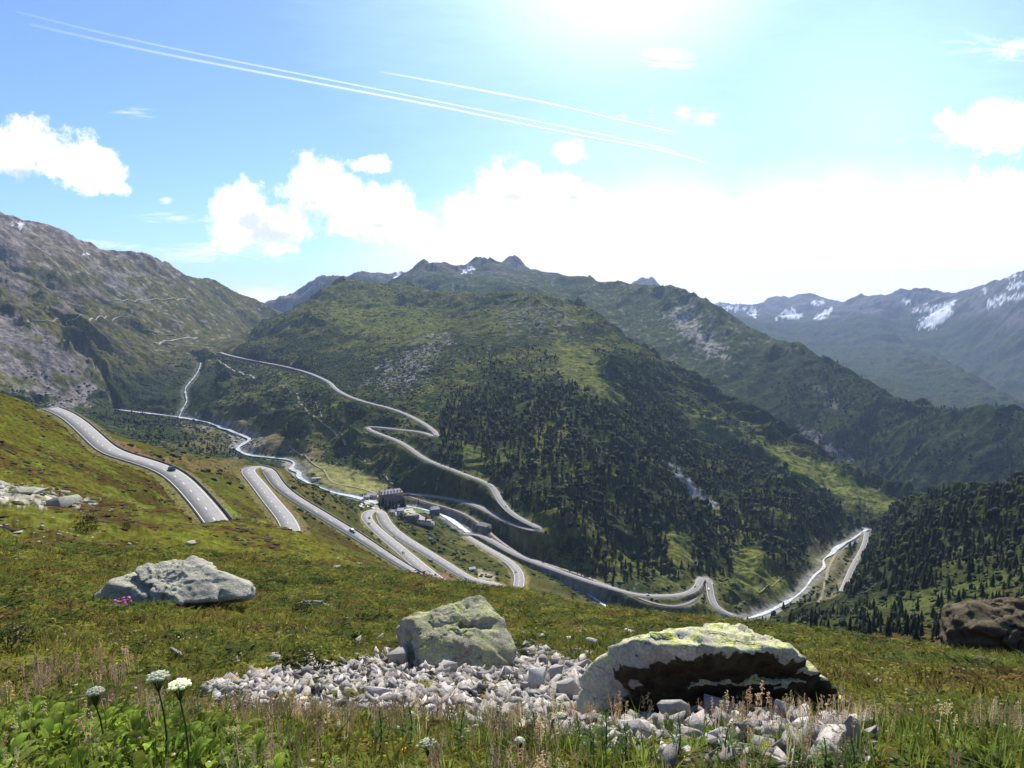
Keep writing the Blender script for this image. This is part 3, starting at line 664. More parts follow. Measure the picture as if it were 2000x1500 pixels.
# ---------------------------------------------------------------- finding the ground
def zat(x, y, A=None):
    A = Z if A is None else A
    x = np.asarray(x, float); y = np.asarray(y, float)
    a = np.arctan2(x, y); l = np.log(np.maximum(np.hypot(x, y), 0.51))
    j = np.clip(np.searchsorted(az, a) - 1, 0, len(az)-2); i = np.clip(np.searchsorted(lr, l) - 1, 0, len(lr)-2)
    fa = np.clip((a - az[j]) / (az[j+1]-az[j]), 0, 1); fl = np.clip((l - lr[i]) / (lr[i+1]-lr[i]), 0, 1)
    return (A[i, j]*(1-fa) + A[i, j+1]*fa)*(1-fl) + (A[i+1, j]*(1-fa) + A[i+1, j+1]*fa)*fl
def cast(u, v, rmin=1.0, rmax=20000):
    """where the sight line through (u, v) meets the ground"""
    a, t = ray(u, v); a = float(a); t = float(t)
    j = int(np.clip(np.searchsorted(az, a) - 1, 0, len(az)-2)); f = (a - az[j]) / (az[j+1]-az[j])
    tc = T[:, j]*(1-f) + T[:, j+1]*f; r = RR[:, j]
    w = np.where((tc >= t) & (r > rmin) & (r < rmax))[0]
    i = int(w[0]) if len(w) else int(np.searchsorted(r, min(rmax, 3000)))
    if i > 0 and tc[i-1] < t and len(w):
        g = (t - tc[i-1]) / (tc[i] - tc[i-1] + 1e-12); rr = r[i-1] + (r[i]-r[i-1])*g
    else: rr = r[i]
    x, y = rr*math.sin(a), rr*math.cos(a)
    return np.array([x, y, float(zat(x, y))])
def ribbon(W, hl, hr, dz=0.0, skirt=0.0):
    """strip along a line; hl/hr = reach to the left and right"""
    W = np.asarray(W, float); d = np.gradient(W[:, :2], axis=0); d /= np.linalg.norm(d, axis=1, keepdims=True) + 1e-9
    n = np.c_[-d[:, 1], d[:, 0]]
    hl = np.broadcast_to(hl, len(W)).astype(float); hr = np.broadcast_to(hr, len(W)).astype(float)
    L = np.c_[W[:, :2] + n*hl[:, None], W[:, 2] + dz]; Rr = np.c_[W[:, :2] - n*hr[:, None], W[:, 2] + dz]
    rows = [L, Rr]
    if skirt: rows = [L - [0, 0, skirt], L, Rr, Rr - [0, 0, skirt]]
    k = len(rows); co = np.stack(rows, 1).reshape(-1, 3); q = []
    for i in range(len(W)-1):
        for m_ in range(k-1): q.append((i*k+m_, i*k+m_+1, (i+1)*k+m_+1, (i+1)*k+m_))
    return co, np.array(q)[:, ::-1]
def merge(parts):
    co = []; q = []; o = 0
    for c, f in parts: co.append(c); q.append(f + o); o += len(c)
    return np.concatenate(co), np.concatenate(q)
def box(cx, cy, cz, sx, sy, sz, rz=0.0):
    v = np.array([(x, y, z) for x in (-.5, .5) for y in (-.5, .5) for z in (-.5, .5)]) * (sx, sy, sz)
    c, s = math.cos(rz), math.sin(rz); v = np.c_[v[:, 0]*c - v[:, 1]*s, v[:, 0]*s + v[:, 1]*c, v[:, 2]] + (cx, cy, cz)
    return v, np.array([(0,1,3,2),(4,6,7,5),(0,4,5,1),(2,3,7,6),(0,2,6,4),(1,5,7,3)])
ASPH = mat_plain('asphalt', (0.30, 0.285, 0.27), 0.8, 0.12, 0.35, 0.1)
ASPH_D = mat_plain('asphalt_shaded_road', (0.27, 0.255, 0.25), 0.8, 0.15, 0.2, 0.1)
WHITE = mat_plain('road_paint', (0.80, 0.79, 0.74), 0.6, 0.08, 1.0)
GRAVEL = mat_plain('gravel', (0.30, 0.25, 0.17), 0.9, 0.3, 0.5, 0.05)
PALEGR = mat_plain('pale_road', (0.42, 0.38, 0.31), 0.9, 0.15, 0.3, 0.05)
BALLAST = mat_plain('ballast', (0.20, 0.18, 0.16), 0.9, 0.2, 0.4, 0.05)
STONE = mat_plain('masonry', (0.20, 0.17, 0.155), 0.9, 0.35, 0.45, 0.05, 0.5)
PALESTONE = mat_plain('pale_masonry', (0.42, 0.38, 0.33), 0.9, 0.3, 0.6, 0.05)
STEEL = mat_plain('rail_steel', (0.30, 0.27, 0.25), 0.5, 0.1, 1.0, 0.4, 0, 0.6)
HALF = {'a': 4.1, 'b': 4.5, 'c': 5.0, 'd': 4.0, 'lower': 4.2, 'east': 3.9, 'rail': 2.6}
for k_, W in RW3.items():
    h = HALF[k_]
    if k_ == 'a': h = np.interp(np.linspace(0, 1, len(W)), [0, 1], [4.6, 3.9])
    if k_ == 'c': h = np.interp(np.linspace(0, 1, len(W)), [0, .28, .42, .6, 1], [5.6, 5.0, 6.6, 5.2, 4.0])
    if k_ == 'd': h = np.interp(np.linspace(0, 1, len(W)), [0, .25, .5, .75, 1], [7.0, 5.0, 4.2, 4.4, 4.6])
    co, q = ribbon(W, h, h, 0.0, 0.5)
    name = 'railway' if k_ == 'rail' else 'road'
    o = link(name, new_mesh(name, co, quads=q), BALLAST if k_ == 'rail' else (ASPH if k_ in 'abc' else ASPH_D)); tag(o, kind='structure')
    if k_ == 'rail':
        a = ribbon(W, 0.75, -0.55, 0.18); b = ribbon(W, -0.55, 0.75, 0.18)
        link('rails', new_mesh('rails', *(lambda m: (m[0], None, m[1]))(merge([a, b]))), STEEL, o)
        continue
    lw = 0.11 if k_ in 'ab' else 0.15
    e1 = ribbon(W, h - 0.45, -(h - 0.45 - 2*lw), 0.03); e2 = ribbon(W, -(h - 0.45 - 2*lw), h - 0.45, 0.03)
    parts = [e1, e2]
    if k_ in 'abc':
        Wd = resample(W, 1.5)
        for i in range(2, len(Wd) - 3, 8): parts.append(ribbon(Wd[i:i+3], 0.14, 0.14, 0.03))
    co, q = merge(parts); link('road_marking', new_mesh('road_marking', co, quads=q), WHITE, o)
def wall_along(W, side, off, up, down, mat, label, i0=0.0, i1=1.0, thick=0.5, group=None):
    n = len(W); W = W[int(i0*n):max(int(i1*n), int(i0*n)+3)]; print(label, project(*W[0]), project(*W[-1]))
    d = np.gradient(W[:, :2], axis=0); d /= np.linalg.norm(d, axis=1, keepdims=True) + 1e-9
    nn = np.c_[-d[:, 1], d[:, 0]] * side
    a = W[:, :2] + nn*off; b = W[:, :2] + nn*(off + thick); zt = W[:, 2] + up; zb = W[:, 2] - down
    rows = [np.c_[a, zb], np.c_[a, zt], np.c_[b, zt], np.c_[b + nn*down*0.12, zb]]
    co = np.stack(rows, 1).reshape(-1, 3); k = 4; q = []
    for i in range(len(W)-1):
        for m_ in range(k): q.append((i*k+m_, i*k+(m_+1) % k, (i+1)*k+(m_+1) % k, (i+1)*k+m_))
    q.append((0, 1, 2, 3)); e = (len(W)-1)*k; q.append((e+3, e+2, e+1, e))
    o = link('retaining_wall' if down > 2 else 'guard_wall', new_mesh('wall', co, quads=np.array(q)), mat)
    tag(o, label, 'wall', group); return o
# road a runs towards us: its left side (+n) is the valley side
wall_along(RW3['a'], 1, 4.75, 0.55, 1.0, STONE, 'low grey guard wall on the valley side of the nearest road at left', 0.0, 1.0, 0.4)
wall_along(RW3['b'], 1, 4.75, 0.6, 1.2, STONE, 'low grey guard wall beside the straight road below the upper hairpin', 0.52, 1.0, 0.45)
wall_along(RW3['c'], 1, 5.8, 0.6, 1.2, STONE, 'low guard wall round the road bend cut off by the grassy brow in the centre', 0.66, 0.80, 0.45)
wall_along(RW3['d'], -1, 4.5, 0.8, 15.0, STONE, 'tall brown stone wall holding up the tight dark bend under the wooded mountain', 0.90, 0.965, 1.0)
wall_along(RW3['d'], -1, 4.5, 0.8, 5.0, STONE, 'stone wall under the short road limb between two hairpins on the shrubby slope', 0.60, 0.66, 0.9)
wall_along(RW3['lower'], -1, 4.4, 0.6, 2.6, PALESTONE, 'pale stone wall along the river road leading to the far hairpin', 0.12, 0.5, 0.6)
wall_along(RW3['lower'], 1, 4.4, 0.8, 7.0, PALESTONE, 'pale wall round the outside of the small far hairpin', 0.76, 0.86, 0.8)
def drape(uv, rmin, half, mat, name, step=3.0, rmax=20000, dz=0.25):
    pts = []
    uvd = densify([(u, v, 1.0) for u, v in chaikin(uv, 1)], 5)
    for u, v, _ in uvd:
        p = cast(u, v, rmin, rmax); pts.append(p)
    W = np.array(pts)
    # drop jumps over hidden ground
    rr = np.hypot(W[:, 0], W[:, 1]); med = np.array([np.median(rr[max(0, i-3):i+4]) for i in range(len(rr))]); ok = np.abs(rr/med - 1) < 0.06
    W = smooth(W[ok], 3); W = resample(W, max(step, half)); W[:, 2] = zat(W[:, 0], W[:, 1])
    W[:, 2] = np.convolve(np.pad(W[:, 2], 2, 'edge'), np.ones(5)/5, 'valid')
    co, q = ribbon(W, half, half, dz + half*0.12, 0.6 + half*0.3)
    o = link(name, new_mesh(name, co, quads=q), mat); tag(o, kind='structure'); return o
for uv, rmin, half, mat, nm in [
    ([(225,586),(262,587),(300,585),(362,583)], 2200, 5.0, PALEGR, 'road'),
    ([(60,626),(110,627),(160,622),(200,620),(258,617)], 1800, 3.2, PALEGR, 'road'),
    ([(278,644),(310,650),(350,655)], 2000, 4.5, PALEGR, 'road'),
    ([(300,670),(330,664),(383,658)], 2000, 6.5, PALEGR, 'road'),
    ([(312,670),(360,674),(418,679)], 2000, 4.5, PALEGR, 'road'),
    ([(70,594),(110,600),(150,601)], 1800, 2.0, GRAVEL, 'road'),
    ([(424,694),(423,704),(432,712),(470,727),(497,740)], 1200, 3.4, PALEGR, 'path'),
    ([(552,755),(572,761),(582,778),(592,795),(615,815),(640,832),(665,850),(672,862),(677,870)], 1000, 2.8, GRAVEL, 'path'),
    ([(603,765),(607,780),(620,790),(628,815)], 1000, 1.2, GRAVEL, 'path'),
    ([(690,883),(720,905),(745,925),(768,946)], 900, 1.2, GRAVEL, 'path'),
    ([(563,868),(572,880),(592,886),(606,903),(638,920),(642,944),(700,952),(738,966)], 900, 1.8, GRAVEL, 'path'),
    ([(1600,1178),(1614,1150),(1612,1125),(1626,1095),(1640,1070),(1655,1055)], 700, 2.4, GRAVEL, 'path'),
    ([(1482,1157),(1505,1145),(1532,1124)], 700, 0.9, GRAVEL, 'path')]:
    drape(uv, rmin, half, mat, nm, rmax=9000, dz=0.2 if rmin > 60 else 0.02)
# streams
def water_mat():
    m, t, b = new_mat('white_water')
    p = t.node('ShaderNodeNewGeometry').outputs['Position']
    n = t.noise(p, 0.16, 6, 0.7, 1.0)
    c = t.mix(t.maprange(n, 0.38, 0.62), (0.26, 0.32, 0.32), (0.72, 0.74, 0.73)); t.put(b.inputs['Base Color'], c)
    b.inputs['Roughness'].default_value = 0.35; b.inputs['Specular IOR Level'].default_value = 0.4
    bn = t.node('ShaderNodeBump'); t.put(bn.inputs['Height'], n); bn.inputs['Strength'].default_value = 0.6; bn.inputs['Distance'].default_value = 1.5
    t.put(b.inputs['Normal'], bn.outputs[0]); return m
WATER = water_mat()
for k_, W in RIV3.items():
    W = resample(W, 5.0); s = np.linspace(0, 1, len(W)); rr = np.hypot(W[:, 0], W[:, 1])
    h = 5.2 + 3.0*perlin(s*44, s*0 + 3.3, 5) + 3.0*perlin(s*13, s*0 + 1.3, 6)
    h = h * np.where(rr < 1500, np.where(W[:, 0] > 250, .72, 1), 1) * np.interp(rr, [700, 1000, 1300, 2000, 2600], [0.85, 0.6, 0.95, 1.0, 0.8]) if k_ == 'main' else h*0.33
    co, q = ribbon(W, h, h*(0.65+0.4*np.sin(s*90)+.2*np.sin(s*230)), -0.55); co[:, 2] += 0.15*np.sin(co[:, 0])
    o = link('river', new_mesh('river', co, quads=q), WATER, smooth=True); tag(o, kind='structure')
# ---------------------------------------------------------------- woods and scrub
dR = np.gradient(RR, axis=0); AREA = dR * RR * np.gradient(AZ, axis=1)
SEEN = (T >= np.vstack([np.full((1, T.shape[1]), -9), np.maximum.accumulate(T, axis=0)[:-1]]) - 0.006)
INF = (U1 > -120) & (U1 < 2120)
NEARLINE = np.full(Z.shape, 1e9)
for n_, w_, D, H in FIELDS: NEARLINE = np.minimum(NEARLINE, D - w_)
MDW = np.zeros(Z.shape)
for pl in ([(580,885),(640,905),(700,915),(762,955),(745,975),(680,965),(640,950),(600,925),(560,900)],
           [(410,812),(470,818),(545,848),(600,868),(640,890),(600,900),(560,885),(500,862),(430,835)],
           [(1430,1085),(1462,1064),(1500,1085),(1540,1130),(1550,1170),(1500,1190),(1445,1150)], [(1575,1055),(1625,1060),(1625,1088),(1590,1110)],
           [(1330,790),(1380,810),(1450,860),(1400,870),(1350,840)], [(1470,860),(1600,895),(1700,950),(1768,992),(1710,1006),(1640,975),(1540,925)],
           [(1310,1030),(1342,1040),(1350,1100),(1330,1130),(1303,1080)], [(1308,900),(1330,910),(1375,965),(1402,985),(1395,1000),(1345,965)],
           [(1080,640),(1150,680),(1180,730),(1230,790),(1180,790),(1100,740)], [(905,865),(950,880),(940,925),(905,915)]):
    MDW = np.maximum(MDW, mask(pl, 800, 3600, 4, 7, 22))
def scatter(dens, cap=None):
    """random spots on the sheet, dens = number per square metre"""
    w = (dens * AREA).ravel(); n = rng.poisson(np.clip(w, 0, 50)); idx = np.repeat(np.arange(len(w)), n)
    if cap and len(idx) > cap: idx = rng.choice(idx, cap, replace=False)
    i, j = np.unravel_index(idx, Z.shape)
    r = RR[i, j] + (rng.random(len(i)) - .5)*dR[i, j]; a = AZ[i, j] + (rng.random(len(i)) - .5)*(az[1+len(az)//2]-az[len(az)//2])
    x, y = r*np.sin(a), r*np.cos(a); return np.c_[x, y, zat(x, y)]
def conifer(seed, n=7, layers=6, h=1.0, w=0.20, twigs=0):
    """crown of drooping, uneven boughs round a stem, height 1"""
    r = np.random.default_rng(seed); co = []; f = []
    for k in range(layers):
        z0 = 0.10 + 0.86*k/layers; z1 = min(1.0, z0 + 0.30*(1 - 0.35*k/layers)); rad = w*(1 - (k/layers)**1.15)*(0.85 + 0.3*r.random()) + 0.015
        b = len(co); m = n*2; a0 = r.random()*6.28; ox, oy = (r.random(2) - .5)*0.02
        co.append((ox, oy, z1))
        for q in range(m):
            rr_ = rad*((0.75 + 0.55*r.random()) if q % 2 == 0 else (0.30 + 0.2*r.random())); an = a0 + 6.2832*q/m + (r.random()-.5)*0.2
            co.append((math.cos(an)*rr_, math.sin(an)*rr_, z0 - (0.03 + 0.04*r.random() if q % 2 == 0 else -0.03)))
        f += [(b, b+1+q, b+1+(q+1) % m) for q in range(m)]
    return np.array(co), np.array(f)
def icos(seed, sub=0, jit=0.25):
    bm = bmesh.new(); bmesh.ops.create_icosphere(bm, subdivisions=sub+1, radius=1.0); r = np.random.default_rng(seed)
    v = np.array([tuple(q.co) for q in bm.verts]); f = np.array([[q.index for q in p.verts] for p in bm.faces]); bm.free()
    v *= (1 + (r.random((len(v), 1)) - .5)*2*jit); return v, f
def scatter_mesh(protos, P_, S, rot, tint, sx=None):
    """many copies in one mesh; returns coordinates, triangles and a colour per vertex"""
    co = []; fa = []; cl = []; o = 0; n = len(P_); pick = rng.integers(0, len(protos), n)
    for p, (v, f) in enumerate(protos):
        s = np.where(pick == p)[0]
        if len(s) == 0: continue
        c, sn_ = np.cos(rot[s])[:, None], np.sin(rot[s])[:, None]
        wx = (S[s] if sx is None else sx[s])[:, None]
        x = (v[None, :, 0]*c - v[None, :, 1]*sn_)*wx + P_[s, 0:1]; y = (v[None, :, 0]*sn_ + v[None, :, 1]*c)*wx + P_[s, 1:2]; z = v[None, :, 2]*S[s][:, None] + P_[s, 2:3]
        co.append(np.stack([x, y, z], -1).reshape(-1, 3)); fa.append((f[None] + (np.arange(len(s))*len(v))[:, None, None]).reshape(-1, 3) + o)
        cl.append(np.repeat(tint[s], len(v), axis=0)); o += len(s)*len(v)
    return np.concatenate(co), np.concatenate(fa), np.concatenate(cl)
def leaf_mat(name, attr=True, color=(0.03, 0.05, 0.02), scale=0.8, amount=0.5, trans=0.25):
    m, t, b = new_mat(name)
    c = t.node('ShaderNodeVertexColor', layer_name='Col').outputs[0] if attr else tuple(color)
    p = t.node('ShaderNodeNewGeometry').outputs['Position']
    f = t.maprange(t.noise(p, scale, 3, 0.6), 0.3, 0.7, 1-amount, 1+amount)
    oi = t.node('ShaderNodeObjectInfo').outputs['Random']
    if not attr: f = t.math('MULTIPLY', f, t.maprange(oi, 0, 1, 0.7, 1.35))
    cc = t.vmath('SCALE', c, sc=f); t.put(b.inputs['Base Color'], cc)
    b.inputs['Roughness'].default_value = 0.8; b.inputs['Specular IOR Level'].default_value = 0.12
    if trans:
        tr = t.node('ShaderNodeBsdfTranslucent'); t.put(tr.inputs[0], t.vmath('SCALE', cc, sc=1.5)); mx = t.node('ShaderNodeMixShader'); mx.inputs[0].default_value = trans
        out = t.n['Material Output']; t.l.new(b.outputs[0], mx.inputs[1]); t.l.new(tr.outputs[0], mx.inputs[2]); t.l.new(mx.outputs[0], out.inputs[0])
    return m
NEEDLE_S = leaf_mat('needles_wood', True, scale=0.5, amount=0.45, trans=0.15)
NEEDLE = leaf_mat('needles', False, (0.018, 0.028, 0.011), 0.5, 0.45, 0.15)
BARK = mat_plain('bark', (0.10, 0.075, 0.055), 0.9, 0.3, 2.0)
SCRUB = leaf_mat('scrub_leaves', True, scale=0.9, amount=0.5, trans=0.2)
okline = (NEARLINE > 3.5) & (MDW < 0.4)
fz = [ # outline, rmin, rmax, trees per m2, height, group phrase
 ([(845,850),(880,800),(960,762),(1100,752),(1180,765),(1235,735),(1290,775),(1400,840),(1500,900),(1600,955),(1695,1008),(1684,1042),(1600,1070),(1540,1120),(1440,1065),(1420,1120),(1380,1118),(1200,1140),(1080,1095),(1072,1028),(1000,985),(970,930),(880,895)], 780, 2600, 0.0125, 13, 0),
 ([(930,690),(1050,690),(1250,690),(1310,730),(1290,775),(1180,765),(1100,752),(960,762)], 1100, 2600, 0.0035, 11, 0),
 ([(1686,1045),(1715,1010),(1800,978),(1900,955),(2300,910),(2300,1095),(2000,1060),(1850,1120),(1760,1160),(1700,1150),(1660,1160)], 500, 1500, 0.024, 12, 1),
 ([(1560,1195),(1660,1175),(1760,1160),(1860,1120),(2000,1060),(2300,1095),(2300,1300),(1850,1260),(1700,1250),(1560,1230)], 230, 1000, 0.010, 8, 1),
 ([(1430,1195),(1560,1175),(1600,1200),(1560,1230),(1440,1225)], 500, 1000, 0.006, 10, 1),
 ([(1600,700),(1750,775),(2000,812),(2300,850),(2300,970),(1800,985),(1700,940),(1600,888),(1500,830),(1520,760)], 1900, 3400, 0.0040, 13, 2),
 ([(180,802),(340,815),(400,835),(440,858),(455,880),(480,900),(400,897),(300,870),(200,835)], 1000, 2100, 0.0045, 9, 3),
 ([(930,745),(1000,720),(1030,760),(960,800),(860,840),(840,800)], 900, 1900, 0.006, 10, 0)]
allp = []; allg = []; allh = []
for k_, (pl, r0, r1, dn, h, gi) in enumerate(fz):
    m = mask(pl, r0, r1, 6, 14, 60, seed=60+k_) * okline
    brk_ = 1.25*sstep(-0.30, 0.22, nB*1.0 + nC*0.8 + nA*0.3 + (0.22 if k_ in (0, 2) else 0.05))
    p = scatter(1.35 * dn * m * brk_ * INF * SEEN)
    allp.append(p); allg.append(np.full(len(p), gi)); allh.append(0.93*h*(0.38 + 0.95*rng.random(len(p))**1.3))
TP = np.concatenate(allp); TG = np.concatenate(allg); TH = np.concatenate(allh)
TS = TH / np.hypot(TP[:, 0], TP[:, 1])
tu, tv = project(*TP.T)
infr = (tu > 5) & (tu < 1995)
# is the tree's upper half in view?
def seen_pt(x, y, z):
    a = np.arctan2(x, y); r = np.hypot(x, y); j = np.clip(np.searchsorted(az, a), 0, len(az)-1); i = np.clip(np.searchsorted(lr, np.log(r*0.99)) - 2, 0, len(lr)-1)
    return np.maximum.accumulate(T, axis=0)[i, j] < z/r
vis = seen_pt(TP[:, 0], TP[:, 1], TP[:, 2] + TH*0.5)
order = np.argsort(-(TS*(infr & vis))); big = order[:300]; rest = np.setdiff1d(np.arange(len(TP)), big)
print('trees', len(TP))
protos = [conifer(s, 5, 5, w=0.15 + 0.035*(s % 4)) for s in range(8)]
for s in range(3):
    v, f = icos(880+s, 0, .3); protos.append((v*np.array((.27, .27, .42)) + (0, 0, .5), f))
tint = np.array((0.017, 0.027, 0.011))[None] * (0.6 + 0.9*rng.random((len(TP), 1))) * np.array((1, 1, 1)) + np.array((0.02, 0.02, 0.0))*(rng.random((len(TP), 1)) > 0.75)
co, f, cl = scatter_mesh(protos, TP[rest] - [0, 0, 0.3], TH[rest], rng.random(len(rest))*6.28, tint[rest], TH[rest]*(0.7 + 0.8*rng.random(len(rest))))
me = new_mesh('distant_wood', co, quads=f); set_color(me, 'Col', cl)
o = link('conifer_wood', me, NEEDLE_S); tag(o, 'dark conifer wood covering the lower mountain slopes and the right hand spur', 'woodland', kind='stuff')
TL = ['dark conifer in the wood on the steep shaded flank above the river',
      'dark conifer on the wooded spur at the right of the valley',
      'small conifer on the far slope beyond the valley', 'small conifer on the flat valley floor beyond the nearest road']
TGp = ['conifers on the shaded mountain flank', 'conifers on the right hand spur', 'conifers on the far slope', 'conifers on the valley floor']
pc = []
for s in range(5):
    v, f = conifer(50+s, 7, 8, w=0.17 + 0.03*(s % 3)); me = new_mesh('crown', v, quads=f); me.materials.append(NEEDLE); pc.append(me)
tv_, tf_ = [], []
for k_ in range(2):
    for q in range(6): tv_.append((math.cos(q*math.pi/3)*(0.018, 0.006)[k_], math.sin(q*math.pi/3)*(0.018, 0.006)[k_], (-0.06, 0.8)[k_]))
trunk_me = new_mesh('trunk', np.array(tv_), quads=np.array([(q, (q+1) % 6, 6+(q+1) % 6, 6+q) for q in range(6)])); trunk_me.materials.append(BARK)
def put_tree(p, h, lab, grp, k=0, cat='tree', wid=1.0, nm='conifer_tree'):
    t = bpy.data.objects.new(nm, None); col.objects.link(t); t.location = p; t.scale = (h*wid*random.uniform(.75, 1.35), h*wid*random.uniform(.75, 1.35), h); t.rotation_euler = (random.uniform(-.04, .04), random.uniform(-.04, .04), random.random()*6.28); tag(t, lab, cat, grp)
    c = bpy.data.objects.new('crown', pc[k % 5]); col.objects.link(c); c.parent = t
    u = bpy.data.objects.new('trunk', trunk_me); col.objects.link(u); u.parent = t
    return t
def tree_words(i):
    u, v, g = tu[i], tv[i], TG[i]
    if g == 1:
        if u < 1640: return 'dark conifer in the loose row at the low left foot of the right hand spur', 'conifers at the foot of the spur'
        if u > 1880 and v > 1150: return 'conifer on the open slope just behind the dark rock outcrop', 'conifers behind the dark outcrop'
        if v > 1150: return 'conifer scattered on the low grassy part of the right hand spur', 'conifers low on the spur'
        if v > 1060: return 'dark conifer half way up the right hand spur', 'conifers half way up the spur'
        return 'dark conifer in the dense wood along the top of the right hand spur', 'conifers along the top of the spur'
    if g == 0:
        if u > 1400: return 'conifer on the steep flank beside the green meadows right of the far hairpin', 'conifers right of the far hairpin'
        if u > 1240: return 'conifer on the steep flank just above the small far hairpin', 'conifers above the far hairpin'
        return 'conifer in the black wood between the tight dark bend and the far hairpin', 'conifers in the black wood'
    return TL[g], TGp[g]
for q, i in enumerate(big):
    lb, gp_ = tree_words(i); put_tree(TP[i], TH[i], lb, gp_, q)
# scrub: alder and juniper on the mountain, floor and lower hillside
bp = [icos(100+s, 0, 0.3) for s in range(6)]
sd_ = np.zeros(Z.shape)
sd_ += (REG == 2) * (0.017 * sstep(-80, -170, Z) + 0.0015) * sstep(-0.35, 0.25, nB*0.8 + nC + 0.1)
sd_ += (REG == 1) * 0.016 * sstep(-0.1, 0.3, nB + nC + 0.15)
sd_ += (REG == 3) * (Z < -150) * 0.010 * sstep(-0.1, 0.3, nB + nC)
sd_ += (REG == 0) * (RR > 380) * 0.012 * sstep(0.05, 0.35, nB*0.7 + nC*0.8 + 0.10*(U1 > 1050)) 
sd_ += (REG == 0) * (RR > 330) * (U1 > 1450) * 0.020 * sstep(-0.2, 0.2, nC)
sd_ += mask([(560,925),(600,950),(680,975),(740,990),(760,1010),(700,1000),(620,985),(585,960)], 380, 800, 6, 8)*0.02
sd_ += mask([(585,985),(640,1010),(700,1040),(700,1060),(640,1030),(590,1000)], 300, 500, 4, 4)*0.03
sd_ += mask([(890,1075),(960,1110),(985,1120),(980,1140),(930,1125),(880,1090)], 380, 800, 6, 6)*0.02
sd_ += mask([(790,1010),(870,1045),(860,1060),(790,1040),(760,1020)], 380, 1000, 6, 6)*0.02
SP = scatter(sd_ * okline * INF * SEEN, 60000)
SS = (1.0 + 1.9*rng.random(len(SP))**1.5) * np.interp(np.hypot(SP[:, 0], SP[:, 1]), [380, 700, 1200, 2600], [0.75, 1.0, 1.25, 1.7])
st = np.array((0.032, 0.048, 0.016))[None] * (0.55 + 0.95*rng.random((len(SP), 1))) + np.array((0.02, 0.022, 0.004))*rng.random((len(SP), 1))**2
co, f, cl = scatter_mesh(bp, SP + [0, 0, 0.2], SS*0.62, rng.random(len(SP))*6.28, st, SS)
print('scrub', len(SP))
me = new_mesh('scrub', co, quads=f); set_color(me, 'Col', cl); o = link('scrub', me, SCRUB); tag(o, 'low green alder and juniper scrub over the mountain foot and valley floor', 'scrub', kind='stuff')
# ---------------------------------------------------------------- stone
def rock_mat(name, base=(0.30, 0.285, 0.27), dark=(0.10, 0.09, 0.085), lichen=0.0, scale=1.0, warm=(0.30, 0.24, 0.20), bump=0.6, attr=False):
    m, t, b = new_mat(name)
    tc = t.node('ShaderNodeTexCoord').outputs['Object']; oi = t.node('ShaderNodeObjectInfo').outputs['Random']
    p = t.vmath('ADD', t.vmath('SCALE', tc, sc=scale), t.vmath('SCALE', (7.0, 3.0, 5.0), sc=oi))
    n1 = t.noise(p, 2.2, 6, 0.65, 0.4); n2 = t.noise(p, 9.0, 6, 0.7, 0.2); n3 = t.noise(p, 34.0, 4, 0.7)
    c = t.mix(t.maprange(n1, 0.40, 0.66), base, tuple(x*1.30 for x in base))
    c = t.mix(t.maprange(n2, 0.50, 0.72, 0, 0.65), c, dark)
    c = t.mix(t.maprange(n1, 0.60, 0.40, 0, 0.5), c, warm)
    vo = t.node('ShaderNodeTexVoronoi', feature='DISTANCE_TO_EDGE'); wv = t.vmath('ADD', t.vmath('MULTIPLY', p, (1.0, 1.0, 2.1)), t.vmath('SCALE', t.noise(p, 3.0, 4, 0.6, 0.0, 1), sc=0.55)); t.put(vo.inputs['Vector'], wv); vo.inputs['Scale'].default_value = 1.35
    crk = t.maprange(vo.outputs['Distance'], 0.0, 0.018, 1, 0, True); crk = t.math('MULTIPLY', crk, t.maprange(n1, .42, .55))
    c = t.mix(t.math('MULTIPLY', crk, .8), c, tuple(x*.3 for x in dark))
    g = t.node('ShaderNodeNewGeometry'); up = t.node('ShaderNodeSeparateXYZ'); t.put(up.inputs[0], g.outputs['Normal'])
    if lichen:
        lf = t.math('MULTIPLY', t.maprange(n2, 0.62, 0.42, 0, 1), t.maprange(up.outputs[2], 0.0, 0.75, 0.05, 1.0))
        lf = t.math('MULTIPLY', lf, t.maprange(n1, 0.36, 0.58, 0.1, lichen))
        c = t.mix(lf, c, (0.50, 0.53, 0.10)); c = t.mix(t.math('MULTIPLY', lf, t.maprange(n3, 0.5, 0.66, 0, 0.6)), c, (0.60, 0.60, 0.50))
    c = t.mix(1.0, c, t.ramp(n3, [(0.3, (0.62, 0.62, 0.62)), (0.62, (1.15, 1.15, 1.15))]), 'MULTIPLY')
    c = t.vmath('SCALE', c, sc=t.maprange(oi, 0, 1, 0.82, 1.2))
    if attr: c = t.mix(1.0, c, t.node('ShaderNodeVertexColor', layer_name='Col').outputs[0], 'MULTIPLY')
    t.put(b.inputs['Base Color'], c); b.inputs['Roughness'].default_value = 0.85; b.inputs['Specular IOR Level'].default_value = 0.2
    hgt = t.math('SUBTRACT', t.math('ADD', n2, t.math('MULTIPLY', n3, 0.45)), t.math('MULTIPLY', crk, 0.8)); bn = t.node('ShaderNodeBump'); t.put(bn.inputs['Height'], hgt); bn.inputs['Strength'].default_value = bump; bn.inputs['Distance'].default_value = 0.05/scale
    t.put(b.inputs['Normal'], bn.outputs[0]); return m
ROCK_S = rock_mat('scree_stone', (0.47, 0.44, 0.40), (0.20, 0.175, 0.155), 0.0, 3.0, (0.44, 0.38, 0.34))
ROCK_SS = rock_mat('scree_bed', (0.44, 0.405, 0.365), (0.19, 0.165, 0.145), 0.0, 3.0, (0.42, 0.36, 0.32), attr=True)
ROCK_L = rock_mat('lichen_stone', (0.43, 0.41, 0.37), (0.15, 0.135, 0.115), 1.0, 1.5)
